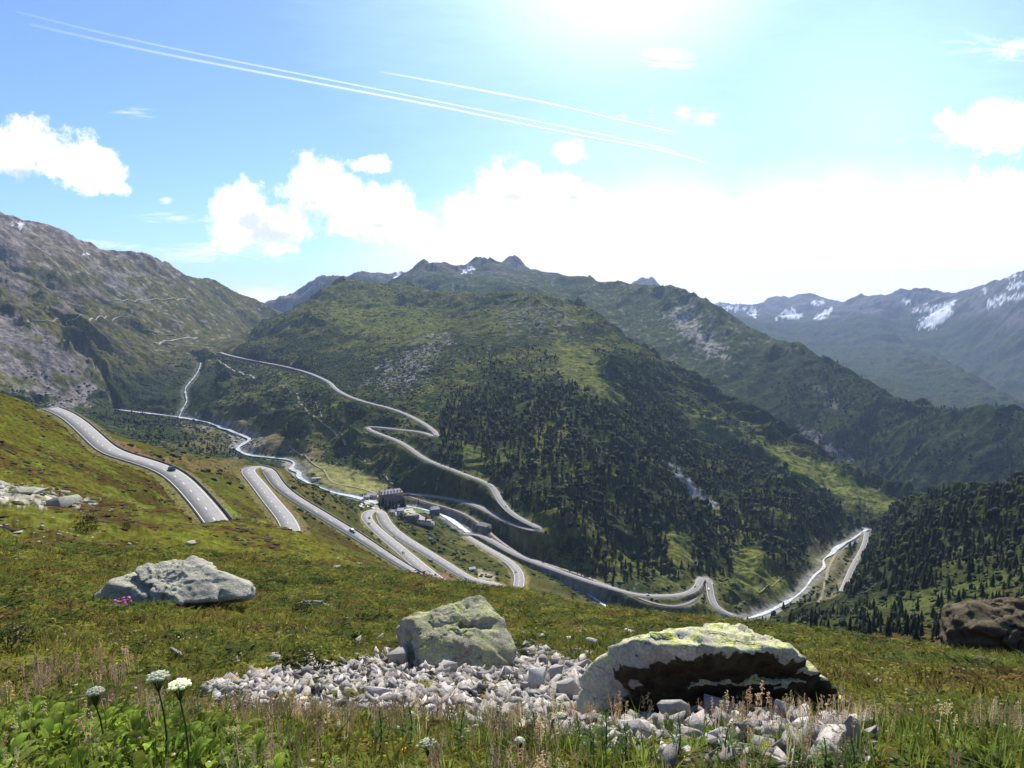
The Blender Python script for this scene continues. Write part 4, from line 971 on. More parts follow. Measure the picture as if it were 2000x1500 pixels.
ROCK_P = rock_mat('pale_stone', (0.40, 0.385, 0.35), (0.13, 0.12, 0.11), 0.35, 0.8, (0.40, 0.34, 0.29))
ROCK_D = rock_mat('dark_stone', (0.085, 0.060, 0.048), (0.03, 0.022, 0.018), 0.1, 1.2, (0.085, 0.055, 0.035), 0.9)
ROCK_H = rock_mat('hill_stone', (0.40, 0.385, 0.35), (0.16, 0.15, 0.13), 0.3, 1.0)
def perlin3(p, s=0):
    ip = np.floor(p).astype(np.int64); f = p - ip; w = f*f*f*(f*(f*6 - 15) + 10); o = 0
    for dx in (0, 1):
        for dy in (0, 1):
            for dz in (0, 1):
                h = _hash(ip[:, 0] + dx + 7919*(ip[:, 2] + dz), ip[:, 1] + dy + 104729*(ip[:, 2] + dz), s)
                th = h*(2*math.pi/4294967296.0); ph = ((h >> 7) & 1023)/1023.0*2 - 1; sp = np.sqrt(1 - ph*ph)
                d = np.cos(th)*sp*(f[:, 0]-dx) + np.sin(th)*sp*(f[:, 1]-dy) + ph*(f[:, 2]-dz)
                o = o + d*(w[:, 0] if dx else 1-w[:, 0])*(w[:, 1] if dy else 1-w[:, 1])*(w[:, 2] if dz else 1-w[:, 2])
    return o*1.5
def fbm3(p, o=4, s=0, g=0.5):
    r = 0; a = 1.0
    for k in range(o): r = r + a*perlin3(p*2.03**k + 11.7*k, s+k); a *= g
    return r
_ico = {}
def ico(sub):
    if sub not in _ico:
        bm = bmesh.new(); bmesh.ops.create_icosphere(bm, subdivisions=sub, radius=1.0); bm.verts.ensure_lookup_table()
        _ico[sub] = (np.array([tuple(v.co) for v in bm.verts]), np.array([[v.index for v in f.verts] for f in bm.faces])); bm.free()
    return _ico[sub]
def hull(D, N, d, p=28):
    """radius in directions D of the body bounded by planes n.x <= d, edges slightly worn"""
    q = np.clip(D @ N.T / d, 1e-4, None); return (q**p).sum(1)**(-1.0/p)
def stone(seed, sub=3, planes=11, flat=(1, .8, .6), p=34, rough_=0.03):
    """angular block: hull of a few points, edges chipped"""
    r = np.random.default_rng(seed); n = planes + 3
    q = r.normal(size=(n, 3)); q /= np.linalg.norm(q, axis=1, keepdims=True); q *= (0.85 + 0.25*r.random((n, 1))); q[:, 2] = np.sign(q[:, 2])*np.minimum(np.abs(q[:, 2]), 0.75)
    q *= np.array(flat)
    bm = bmesh.new()
    for c in q: bm.verts.new(c)
    h = bmesh.ops.convex_hull(bm, input=bm.verts[:]); bmesh.ops.delete(bm, geom=[v for v in bm.verts if not v.link_faces], context='VERTS')
    bmesh.ops.dissolve_limit(bm, angle_limit=0.22, verts=bm.verts[:], edges=bm.edges[:])
    if sub >= 3:
        bmesh.ops.bevel(bm, geom=bm.edges[:], offset=0.018, segments=1, affect='EDGES', profile=0.6)
    bmesh.ops.triangulate(bm, faces=bm.faces[:]); bm.verts.ensure_lookup_table(); bm.verts.index_update()
    v = np.array([tuple(c.co) for c in bm.verts]); f = np.array([[c.index for c in p_.verts] for p_ in bm.faces]); bm.free()
    return v, f
def rpx(v, u=1000): return float(np.hypot(*cast(u, v, 1.5)[:2]))
def boulder(name, outline, r, depth, fronts, label, mat, sub=6, tilt=0.18, strata=None, seed=0, rough_=0.03, sink=0.0, p=64, extra=None, vb=None, fac=0.016):
    """solid boulder standing r metres away: its own edge planes, faces and bedding"""
    ol = np.array(outline, float); cu, cv = ol.mean(0)
    if not r: r = rpx(vb or ol[:, 1].max() - 9, float(ol[np.argmax(ol[:, 1]), 0]))*1.05 + (0 if depth > 4 else depth*0.45)
    Cc = at(cu, cv, r); L = np.linalg.norm(Cc); view = Cc/L; right = np.cross(view, (0, 0, 1)); right /= np.linalg.norm(right); up = np.cross(right, view)
    pts = []
    for u, v in ol:
        a, t = ray(u, v); dd = np.array([math.sin(a), math.cos(a), float(t)]); dd = dd/np.linalg.norm(dd); q = dd*(L/(dd @ view)) - Cc
        pts.append((q @ right, q @ up))
    pts = np.array(pts); S_ = np.abs(pts).max(); ctr = pts.mean(0); N = []; d = []
    area = sum(a[0]*b[1]-a[1]*b[0] for a, b in zip(pts, np.roll(pts, -1, 0)))
    for a, b in zip(pts, np.roll(pts, -1, 0)):
        e = b - a; n = np.array([e[1], -e[0]]); n = n/np.linalg.norm(n)*(1 if area > 0 else -1)
        k = n @ (a - 0)
        if k <= 0.02*S_: continue
        w = right*n[0] + up*n[1] + view*tilt*(-.6 if len(N) % 3 == 0 else 1); ln = np.linalg.norm(w); N.append(w/ln); d.append(k/ln)
    for n, k in fronts:
        n = np.array(n, float); n /= np.linalg.norm(n); N.append(n); d.append(k*S_)
    N.append(view); d.append(depth)
    N = np.array(N); d = np.array(d)
    V, Fc = ico(sub); R_ = hull(V, N, d, p); co = V*R_[:, None]
    q = co/S_
    dsp = rough_*0.6*fbm3(q*2.2 + seed, 5, seed, 0.6)
    rs = np.random.default_rng(seed + 1)
    for ns, am_, tl in ((34, fac, 0.16), (260, 0.007, 0.2), (1500, 0.0025, 0.3)):        # fracture facets of three sizes
        sdx = rs.integers(0, len(q), ns); sp_ = q[sdx]; off = rs.normal(size=ns)*am_; tv__ = rs.normal(size=(ns, 3))*tl*0.5
        qq = q + 0.02*np.stack([perlin3(q*9, seed+61), perlin3(q*9 + 7, seed+62), perlin3(q*9 + 19, seed+63)], 1); best = np.zeros(len(q), int)
        for c0_ in range(0, len(q), 8000):
            best[c0_:c0_+8000] = ((qq[c0_:c0_+8000, None] - sp_[None])**2).sum(-1).argmin(1)
        dsp = dsp + off[best] + np.clip(((q - sp_[best])*tv__[best]).sum(1), -am_*1.6, am_*1.6)
    if strata is not None:
        sn_, f_, am = strata; sn_ = np.array(sn_, float); sn_ /= np.linalg.norm(sn_)
        h = q @ sn_*f_ + 1.1*fbm3(q*1.6 + 5 + seed, 3, seed+9); fr = h - np.floor(h)
        dsp = dsp + am*(sstep(0.0, 0.75, fr) - sstep(0.86, 0.98, fr)) * (0.5 + 0.9*np.clip(fbm3(q*2.7 + 3*seed, 2, seed+30) + .3, 0, 1))
        cr = np.abs(fbm3(q*(1.5) + 40 + seed, 3, seed+50)); dsp = dsp - 1.1*am*(1 - sstep(0.0, 0.05, cr))
    if extra is not None: dsp = dsp + extra(q)
    co = co + (co/np.linalg.norm(co, axis=1, keepdims=True))*dsp[:, None]*S_
    base = Cc - np.array([0, 0, S_*0.5]); co = co + Cc - base
    me = new_mesh(name, co, quads=Fc); o = link(name, me, mat); o.location = base
    me.polygons.foreach_set('use_smooth', np.ones(len(me.polygons), bool)); tag(o, label, 'boulder'); return o
def groove(a, b, w, dep):
    """a split running from a to b across the stone (in its own right/away/up frame)"""
    a = np.array(a, float); b = np.array(b, float)
    def g(q):
        q2 = q[:, [0, 2]]; d = b - a; f = np.clip(((q2 - a) @ d)/(d @ d), 0, 1); x = np.linalg.norm(q2 - a - f[:, None]*d, axis=1) + 0.035*fbm3(q*4, 3, 3)
        return -dep*(1 - sstep(w*0.35, w, x))*(q[:, 1] < 0.15)
    return g
o1 = boulder('boulder', [(160,1190),(166,1162),(200,1146),(262,1108),(300,1100),(355,1095),(385,1098),(430,1113),(472,1130),(499,1150),(492,1166),(465,1176),(390,1186),(300,1194),(220,1200),(170,1203)],
    0, 2.6, [((.05,-.32,1), .27), ((-.5,-.6,.55), .60), ((.35,-.45,.85), .40), ((-.1,-.85,.35), .44)],
    'long pale split boulder with pink flowers at its foot on the left meadow', ROCK_P, 6, 0.2, ((.25,-.2,1), 4.0, 0.022), 3, 0.012, fac=0.018, vb=1187,
    extra=lambda q: groove((-.36,.24),(-.04,.14), .035, .11)(q) + groove((-.04,.14),(.14,-.14), .03, .10)(q) + groove((-.60,-.02),(-.22,-.16), .05, .11)(q) + groove((-.95,-.12),(-.72,-.26), .05, .10)(q) + groove((.76,.06),(.88,-.12), .035, .10)(q))
o2 = boulder('boulder', [(772,1245),(778,1222),(800,1204),(850,1188),(898,1172),(935,1168),(950,1180),(975,1200),(986,1240),(992,1300),(960,1330),(900,1345),(830,1330),(785,1290)],
    0, 0.9, [((.06,-.42,.90), .46), ((-.85,-.45,.15), .78), ((.0,-.78,.62), .62)],
    'tall blocky grey boulder with yellow lichen standing at the top of the scree', ROCK_L, 6, 0.2, ((.35,-.1,1), 4.5, 0.03), 8, 0.018, vb=1322, fac=0.024,
    extra=lambda q: groove((.15,.36),(.72,.33), .06, .14)(q) + groove((-.72,.15),(-.55,-.35), .08, .14)(q) + groove((-.35,-.3),(.15,.02), .03, .06)(q))
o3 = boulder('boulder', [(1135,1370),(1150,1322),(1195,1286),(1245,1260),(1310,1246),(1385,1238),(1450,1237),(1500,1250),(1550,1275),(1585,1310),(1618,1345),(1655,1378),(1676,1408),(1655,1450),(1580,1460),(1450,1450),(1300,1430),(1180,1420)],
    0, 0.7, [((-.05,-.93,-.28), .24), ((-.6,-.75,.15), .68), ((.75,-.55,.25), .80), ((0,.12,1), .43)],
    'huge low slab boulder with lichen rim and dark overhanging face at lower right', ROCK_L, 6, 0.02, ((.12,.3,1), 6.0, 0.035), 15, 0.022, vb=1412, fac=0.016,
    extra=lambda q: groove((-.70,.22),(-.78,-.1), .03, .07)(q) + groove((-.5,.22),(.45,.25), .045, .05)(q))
# slab's front: brown staining, with the overhang's shade also put into the colour
def stain_shade(o):
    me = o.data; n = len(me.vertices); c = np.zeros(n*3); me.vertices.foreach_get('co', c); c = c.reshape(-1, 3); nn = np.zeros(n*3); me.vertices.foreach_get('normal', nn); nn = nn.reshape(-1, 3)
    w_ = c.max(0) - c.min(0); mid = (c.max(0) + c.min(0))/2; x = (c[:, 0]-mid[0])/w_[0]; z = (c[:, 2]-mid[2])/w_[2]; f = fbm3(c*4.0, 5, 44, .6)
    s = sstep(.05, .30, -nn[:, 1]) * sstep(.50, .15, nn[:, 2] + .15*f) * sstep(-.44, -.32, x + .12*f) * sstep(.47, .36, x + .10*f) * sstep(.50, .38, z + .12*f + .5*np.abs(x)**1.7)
    set_color(me, 'StainShade', np.repeat(s[:, None], 3, 1)); m = ROCK_L.copy(); o.material_slots[0].material = m; t = NT(m.node_tree); b = t.n['Principled BSDF']; src = b.inputs['Base Color'].links[0].from_socket
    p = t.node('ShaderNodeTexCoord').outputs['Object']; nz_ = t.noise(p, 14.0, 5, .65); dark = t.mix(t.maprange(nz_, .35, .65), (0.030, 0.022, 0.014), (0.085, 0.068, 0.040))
    sf = t.maprange(t.math('ADD', t.node('ShaderNodeVertexColor', layer_name='StainShade').outputs[0], t.math('MULTIPLY', t.math('SUBTRACT', t.noise(p, 7.0, 7, .7), .5), 1.6)), .42, .58, 0, 1, True)
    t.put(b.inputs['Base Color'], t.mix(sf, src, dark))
stain_shade(o3)
o4 = boulder('outcrop', [(1840,1272),(1846,1235),(1853,1200),(1880,1178),(1925,1176),(1960,1170),(2010,1160),(2120,1150),(2200,1230),(2200,1320),(2060,1330),(1960,1310),(1880,1285)],
    29, 6.0, [((-.5,-.8,.25), .62), ((.1,-.95,-.1), .42), ((-.2,-.3,1), .40)],
    'dark brown rock outcrop in shadow at the right edge', ROCK_D, 6, 0.2, ((-.3,.1,1), 6.0, 0.05), 21, 0.03, fac=0.03)
for ol, r_, lab, sd_k in (([(725,1160),(735,1125),(752,1110),(765,1125),(780,1150),(770,1165),(735,1168)], 63, 'jagged pointed outcrop on the grassy brow above the roads, left one of the row', 31),
                     ([(778,1160),(782,1128),(800,1135),(820,1150),(836,1160),(825,1168),(790,1168)], 61, 'jagged pale outcrop on the grassy brow, right one of the row', 32),
                     ([(690,1125),(694,1102),(706,1100),(712,1118),(710,1130)], 75, 'small upright rock on the grassy brow left of the jagged outcrops', 33),
                     ([(572,1195),(590,1180),(625,1182),(655,1192),(650,1206),(600,1208)], 23, 'grey cracked rock hump on the meadow right of the long split boulder', 34),
                     ([(520,1200),(532,1190),(550,1196),(552,1212),(528,1214)], 22, 'small rounded rock beside the grey cracked hump on the meadow', 35),
                     ([(862,1150),(875,1140),(890,1146),(884,1158),(866,1158)], 57, 'small dark rock beside the brow between the outcrops and the blocky boulder', 36)):
    boulder('outcrop', ol, r_, 0.035*r_, [((-.3,-.9,.3), .5), ((.4,-.6,.7), .6)], lab, ROCK_D if sd_k in (31,) else ROCK_P, 5, 0.3, ((.5,.1,1), 4.0, 0.10), sd_k, 0.09)
# stones that can be pointed at: (u, v, width px, height px, label)
SP_ = [(784,1280,72,62,'dark grey angular rock leaning on the left foot of the blocky boulder', 0.8),
 (1048,1327,46,56,'bright white rounded rock in the middle of the scree', 1.2),(1085,1312,42,46,'grey blocky rock just right of the bright white rounded one', 1.0),
 (1105,1352,78,46,'pale wedge shaped rock left of the big slab', 1.15),(1185,1365,86,80,'brown rough rock against the left end of the big slab', 0.6),
 (1246,1347,48,58,'upright pale rock leaning on the left of the slab overhang', 1.15),(1312,1388,82,80,'large smooth grey rock in front of the dark overhang', 0.95),
 (1408,1390,84,58,'dark grey cracked rock right of the large smooth one under the overhang', 0.75),(1535,1392,62,66,'grey rounded rock under the right part of the overhang', 0.9),
 (1668,1430,52,62,'grey rock at the right tip of the big slab', 0.85),(1480,1425,96,30,'long flat slanting rock below the rounded one under the overhang', 1.0),
 (1270,1362,36,30,'small pale rock between the upright rock and the large smooth one', 1.1),(735,1352,70,46,'pale broad rock at the left in the scree', 1.1),
 (872,1350,44,36,'square pale rock below the blocky boulder', 1.1),(945,1318,38,32,'brownish flat rock at the right foot of the blocky boulder', 0.8),
 (968,1300,34,40,'rounded grey rock touching the right side of the blocky boulder', 0.75),(990,1285,32,32,'small dark rock on top of the scree beside the blocky boulder', 0.7),
 (1240,1425,104,30,'long flat pale rock low in the scree', 1.1),(1130,1340,34,24,'small dark grey rock wedged above the brown rough rock', 0.8),
 (868,1305,52,30,'pale rock at the front foot of the blocky boulder', 1.1),(1350,1432,60,34,'flat pale rock below the large smooth one', 1.15),(1590,1440,60,44,'dark rock in the hollow under the right tip of the slab', 0.6),
 (1155,1252,26,16,'white stone on the grass right of the blocky boulder',1.0),(1060,1245,22,16,'small greenish stone on the grass just right of the blocky boulder',0.9),
 (1232,1234,30,12,'flat white stone on the grass above the left end of the slab',1.1),(1872,1312,26,14,'white pointed stone on the right meadow',1.2)]
tones = {}
def toned(k):
    key = round(k, 2)
    if key not in tones: tones[key] = rock_mat('stone_tone', (0.48*k, 0.45*k, 0.42*k), (0.20*k, 0.19*k, 0.18*k), 0.0, 3.0, (0.47*k, 0.40*k, 0.35*k))
    return tones[key]
protoS = []
for s in range(14):
    fl = [(1, .75, .55), (1, .8, .7), (1, .6, .42), (.9, .9, .75)][s % 4]; v, f = stone(200+s, 3, 5 + s % 5, fl); protoS.append((v, f))
rock_me = [new_mesh('rock', v, quads=f) for v, f in protoS]
for m_ in rock_me: m_.materials.append(ROCK_S)
def turned(s, v):
    r = np.random.default_rng(s); q = np.array(Euler(tuple(r.uniform(-1.0, 1.0, 2)) + (r.random()*6.28,)).to_matrix()); return v @ q.T
def put_rock(p, s, me, rot, lab, grp=None, mat=None, name='rock', cat='rock'):
    o = bpy.data.objects.new(name, me); col.objects.link(o); o.location = p; o.scale = (s, s, s) if not hasattr(s, '__len__') else s; o.rotation_euler = rot; tag(o, lab, cat, grp)
    if mat: o.material_slots[0].link = 'OBJECT'; o.material_slots[0].material = mat
    return o
for k_, (u, v, w, h, lab, tn) in enumerate(SP_):
    p = cast(u, v + h*0.42, 1.5, 60); r = math.hypot(p[0], p[1]); s = w*r/F/1.75; sz = h*r/F/1.3
    put_rock((p[0], p[1], p[2] + sz*0.55), (s, s*0.85, sz*1.25), rock_me[k_ % 14], (random.uniform(-.3, .3), random.uniform(-.3, .3), random.random()*6.28*0 + random.choice((0, 3.14)) + random.uniform(-.4, .4)), lab, mat=toned(tn))
# scree fan: 300 rocks stand alone, the gravel between them is one heap
scree_poly = [(385,1352),(450,1335),(520,1322),(640,1308),(740,1288),(800,1282),(990,1282),(1060,1272),(1130,1296),(1160,1350),(1300,1372),(1480,1405),(1640,1425),(1715,1398),(1712,1440),(1690,1510),(1430,1510),(1180,1478),(1000,1442),(850,1425),(700,1408),(560,1392),(430,1378)]
mS = mask(scree_poly, 2.0, 14, 5, 5, 40)
right_ = sstep(700, 1150, U1)
def big_enough(n, smin, smax, dens, k):
    return scatter(dens * mS * (0.15 + 0.85*right_ if k else 1.0), n)
RP = big_enough(2600, 0, 0, 160, 1); placed = []
RPs = []
pack = [cast(u + rng.uniform(-12, 12), v + rng.uniform(-8, 10), 1.5, 30) for u, v in densify([(1150,1392,1),(1250,1402,1),(1360,1412,1),(1470,1430,1),(1580,1448,1),(1680,1440,1)], 26)[:, :2]]
for p in pack + list(RP[rng.permutation(len(RP))]):
    u, v = project(*p); r = math.hypot(p[0], p[1]); wpx = rng.uniform(17, 34) + 56*float(sstep(700, 1250, u))*rng.random()**1.3
    if len(RPs) >= 185: break
    if any((u-a)**2 + ((v-b)*1.5)**2 < (0.30*(wpx+c))**2 for a, b, c in placed): continue
    placed.append((u, v, wpx)); RPs.append((p, wpx*r/F/1.75))
extra_n = 0
for k_, (p, s) in enumerate(RPs):
    u = float(project(*p)[0])
    if u < 760: lab, grp = 'pale grey broken rock in the left tongue of the scree', 'rocks in the left tongue of the scree'
    elif u < 1150: lab, grp = 'pale grey angular rock in the scree between the two large boulders', 'rocks in the scree between the boulders'
    else: lab, grp = 'pale angular rock in the scree below the big slab boulder', 'rocks in the scree below the slab'
    put_rock((p[0], p[1], p[2] + s*0.28), (s*rng.uniform(.8,1.2), s*rng.uniform(.65,1.0), s*rng.uniform(.55,1.15)), rock_me[int(rng.integers(14))], tuple(rng.uniform(-.9, .9, 2)) + (rng.random()*6.28,), lab, grp)
print('rocks alone', len(RPs))
small = [stone(300+s, 1, 4 + s % 3, (1, .65, .42)) for s in range(10)] 
mS2 = np.maximum(mS, 0.10*mask(scree_poly, 2.0, 14, 40, 30, 40))
gp = scatter(mS2 * np.where(U1 < 1000, 620, 320), 9000)
gs = np.interp(np.hypot(gp[:, 0], gp[:, 1]), [3, 12], [0.026, 0.042]) * (0.45 + 3.4*rng.random(len(gp))**3)
small = [(turned(s, v_), f_) for s, (v_, f_) in enumerate(small*2)]
co, f, cl = scatter_mesh(small, gp + np.c_[gp[:, :2]*0, gs*0.4], gs, rng.random(len(gp))*6.28, np.repeat((0.4 + 0.8*rng.random((len(gp), 1))), 3, 1))
gp = scatter(mS * (0.45 + right_) * 60, 4000); gs = (0.038 + 0.085*rng.random(len(gp))**1.7)
c2_, f2_, l2_ = scatter_mesh([(turned(s, v_), f_) for s, (v_, f_) in enumerate([stone(320+s, 1, 4 + s % 3, (1, .62, .36)) for s in range(20)])], gp + np.c_[gp[:, :2]*0, gs*0.3], gs, rng.random(len(gp))*6.28, np.repeat(0.55 + 0.6*rng.random((len(gp), 1)), 3, 1)); cl = np.r_[cl, l2_]
co, f = merge([(co, f), (c2_, f2_)])
me = new_mesh('scree', co, quads=f); set_color(me, 'Col', cl); o = link('scree', me, ROCK_SS); tag(o, 'bed of pale broken stones between the larger rocks', 'scree', kind='stuff')
rub = mask([(-20,1035),(80,1010),(170,1030),(190,1075),(60,1100),(-20,1095)], 20, 260, 10, 14)*1.2 + mask([(-20,950),(60,955),(150,975),(240,1000),(330,1020),(100,990),(-20,978)], 60, 250, 5, 8)*1.0
rub = rub + (REG == 0)*(RR > 12)*(RR < 500)*(U1 < 1250)*sstep(.25, .5, nB - nA*.4)*np.minimum(.25, 60/np.maximum(RR, 10)**1.5)*(NEARLINE > 1)
gp = scatter(rub*SEEN*INF, 6000); gr0 = np.hypot(gp[:, 0], gp[:, 1]); gs = (0.3 + 1.3*rng.random(len(gp))**3)*np.interp(gr0, [12, 60, 250, 500], [.05, .16, .38, .75])
co, f, cl = scatter_mesh([stone(340+s, 1, 5 + s % 3, (1, .75, .5)) for s in range(8)], gp + np.c_[gp[:, :2]*0, gs*0.1], gs, rng.random(len(gp))*6.28, np.repeat(0.6 + 0.5*rng.random((len(gp), 1)), 3, 1))
me = new_mesh('loose_stones', co, quads=f); set_color(me, 'Col', cl); o = link('loose_stones', me, ROCK_SS); tag(o, 'small pale stones strewn over the left grass slope', 'stones', kind='stuff')
# stones lying about on the grass
hill = []
def strew(poly, r0, r1, dens, s0, s1, lab, grp, n=60, mat=None, seed=0):
    m = mask(poly, r0, r1, 4, 8, 30, seed=seed); P_ = scatter(dens*m, n)
    for p in P_:
        s = rng.uniform(s0, s1)*(0.6 + rng.random()**2); r = math.hypot(p[0], p[1])
        put_rock((p[0], p[1], p[2] + s*0.12), (s, s*0.8, s*0.6), rock_me[int(rng.integers(14))], (0, 0, rng.random()*6.28), lab, grp, mat or ROCK_H)
strew([(-20,950),(60,955),(150,975),(180,990),(100,985),(-20,978)], 60, 250, 0.3, .5, 1.6, 'white stone in the pale rock band on the left slope', 'stones in the pale rock band', 22)
strew([(-20,1040),(60,1020),(140,1030),(120,1080),(0,1090)], 20, 250, 0.2, .15, .5, 'pale stone in the rubble below the rock band at the left edge', 'stones in the left rubble', 10)
strew([(140,980),(420,1000),(430,1050),(300,1080),(160,1060)], 30, 250, 0.02, .25, .8, 'pale stone on the grassy slope between the nearest road and the split boulder', 'stones on the left slope', 10)
strew([(560,1090),(700,1080),(700,1130),(640,1150),(560,1120)], 25, 110, 0.05, .2, .5, 'pale stone on the brow left of the jagged outcrops', 'stones on the brow', 7)
strew([(1780,1270),(1900,1270),(1990,1300),(1880,1300)], 10, 40, 1.2, .12, .4, 'brown broken stone at the foot of the dark outcrop', 'stones under the dark outcrop', 12, ROCK_D)
strew([(1620,1325),(1700,1320),(1760,1350),(1960,1420),(1990,1470),(1900,1440),(1740,1380),(1640,1345)], 3, 16, 3.0, .04, .11, 'pale stone in the grass of the right meadow', 'stones on the right meadow', 10)
strew([(480,1150),(1100,1170),(1500,1240),(1300,1260),(1100,1230),(700,1230),(560,1260)], 9, 45, 0.05, .07, .16, 'small pale stone in the grass behind the blocky boulder', 'stones behind the blocky boulder', 8)
strew([(230,880),(270,885),(300,910),(250,905)], 250, 420, 0.05, .6, 1.2, 'pale stone on the bank just above the nearest road', 'stones above the nearest road', 3)
strew([(420,930),(470,940),(540,1010),(520,1025),(440,960)], 200, 520, 0.004, .5, 1.2, 'pale stone on the slope between the first and second road', 'stones between the first two roads', 3)
strew([(770,1150),(930,1060),(1000,1100),(960,1115),(900,1070)], 400, 900, 0.0015, 1.0, 2.2, 'pale stone on the shrubby slope inside the last road bend', 'stones inside the last road bend', 3)
strew([(1180,1180),(1240,1200),(1350,1195),(1330,1215),(1240,1215)], 500, 900, 0.01, 1.0, 2.4, 'grey rock beside the stream in the gorge', 'rocks beside the gorge stream', 3)
# ---------------------------------------------------------------- grass, herbs and flowers near the viewer
def blades(seed, n, h, w, lean, bend=0.5, spread=0.5):
    r = np.random.default_rng(seed); co = []; f = []
    for _ in range(n):
        a = r.random()*6.283; d = r.random()**.5*spread; bx, by = math.cos(a)*d, math.sin(a)*d; hh = h*(0.55 + 0.6*r.random()); la = a + r.normal()*0.8; L = lean*(0.4 + r.random())
        dx, dy = math.cos(la)*L*hh, math.sin(la)*L*hh; px_, py_ = -math.sin(la + r.normal()*.6)*w, math.cos(la + r.normal()*.6)*w; b = len(co)
        co += [(bx-px_, by-py_, -.04), (bx+px_, by+py_, -.04), (bx+dx*.45-px_*.7, by+dy*.45-py_*.7, hh*.6), (bx+dx*.45+px_*.7, by+dy*.45+py_*.7, hh*.6), (bx+dx*(1+bend), by+dy*(1+bend), hh*(1-.25*bend))]
        f += [(b, b+1, b+3), (b, b+3, b+2), (b+2, b+3, b+4)]
    return np.array(co), np.array(f)
def leaves(seed, n, size, dome=(1, 1, .7), long=1.5):
    """cushion of small leaves"""
    r = np.random.default_rng(seed); co = []; f = []
    for _ in range(n):
        v = r.normal(size=3); v /= np.linalg.norm(v); v[2] = abs(v[2]); c = v*np.array(dome)*(0.5 + 0.5*r.random()); a = r.normal(size=3); a[2] *= .5; a /= np.linalg.norm(a); b_ = np.cross(a, v + r.normal(size=3)*.5); b_ /= np.linalg.norm(b_) + 1e-9
        s = size*(0.6 + 0.8*r.random()); b = len(co)
        co += [c - a*s*long, c + b_*s*.5, c + a*s*long + (0, 0, -s*.2), c - b_*s*.5]; f += [(b, b+1, b+2), (b, b+2, b+3)]
    return np.array(co), np.array(f)
GRASS = leaf_mat('grass_blades', True, scale=12.0, amount=0.3, trans=0.45)
HERB = leaf_mat('herb_leaves', True, scale=10.0, amount=0.35, trans=0.45)
mScree = mask(scree_poly, 2.0, 14, 4, 3, 40)
near = (RR > 1.7) & (RR < 62) & (U1 > -450) & (U1 < 2450) & (V1 < 1720)
def occupied(P_):
    u, v = project(*P_.T); k = np.ones(len(P_), bool)
    return k
dens = near * np.minimum(90, 650/np.maximum(RR, 1)**1.35) * (1 - 0.93*mScree)
GP = scatter(dens * 0.62, 36000); gr_ = np.hypot(GP[:, 0], GP[:, 1])
pick_n = fbm(GP[:, 0]/1.1, GP[:, 1]/1.1, 3, 71) + 0.5*fbm(GP[:, 0]/6, GP[:, 1]/6, 3, 72)
base = np.where((pick_n > 0.12)[:, None], (0.150, 0.165, 0.026), np.where((pick_n < -0.38)[:, None], (0.165, 0.115, 0.036), (0.200, 0.185, 0.034)))
tn = base * (0.6 + 0.9*rng.random((len(GP), 1)))
sz = (0.7 + 0.6*rng.random(len(GP))) * (0.060 + 0.0042*gr_)
co, f, cl = scatter_mesh([blades(s, 15, 1.0, 0.035, 0.5) for s in range(8)], GP, sz, rng.random(len(GP))*6.28, tn, sz*2.1)
me = new_mesh('grass', co, quads=f); set_color(me, 'Col', cl); tag(link('grass', me, GRASS), 'olive and brown alpine grass covering the near meadow', 'grass', kind='stuff')
# low heath cushions: bilberry, juniper
HP = scatter(dens * 0.75 * sstep(-0.25, 0.2, nzs(0.25, 555, 3) + 0.1), 36000); hr_ = np.hypot(HP[:, 0], HP[:, 1]); hn = fbm(HP[:, 0]/2.5, HP[:, 1]/2.5, 3, 81)
tn = np.where((hn > 0.1)[:, None], (0.090, 0.120, 0.022), np.where((hn < -0.4)[:, None], (0.150, 0.105, 0.032), (0.175, 0.175, 0.030))) * (0.6 + 0.9*rng.random((len(HP), 1)))
sz = (0.7 + 0.7*rng.random(len(HP))) * (0.07 + 0.008*hr_)
co, f, cl = scatter_mesh([leaves(s, 26, .17) for s in range(6)], HP, sz*0.7, rng.random(len(HP))*6.28, tn, sz*1.2)
me = new_mesh('heath', co, quads=f); set_color(me, 'Col', cl); tag(link('heath', me, HERB), 'low green and rusty heath cushions scattered through the meadow', 'ground cover', kind='stuff')
BB = scatter(near * (RR > 7) * np.minimum(1.6, 12/np.maximum(RR, 1)**1.15) * (1 - mScree) * sstep(-0.05, 0.35, nzs(0.2, 654, 3)), 1500); br = np.hypot(BB[:, 0], BB[:, 1])
tn = np.array((0.045, 0.060, 0.016))[None]*(0.6 + 0.9*rng.random((len(BB), 1))); sz = (0.6 + 0.9*rng.random(len(BB)))*(0.12 + 0.009*br)
co, f, cl = scatter_mesh([leaves(60+s, 90, .11, (1, 1, .75)) for s in range(5)], BB, sz*0.8, rng.random(len(BB))*6.28, tn, sz*1.3)
me = new_mesh('alpenrose', co, quads=f); set_color(me, 'Col', cl); tag(link('alpenrose', me, HERB), 'dark green dwarf shrubs dotted over the near meadow', 'ground cover', kind='stuff')
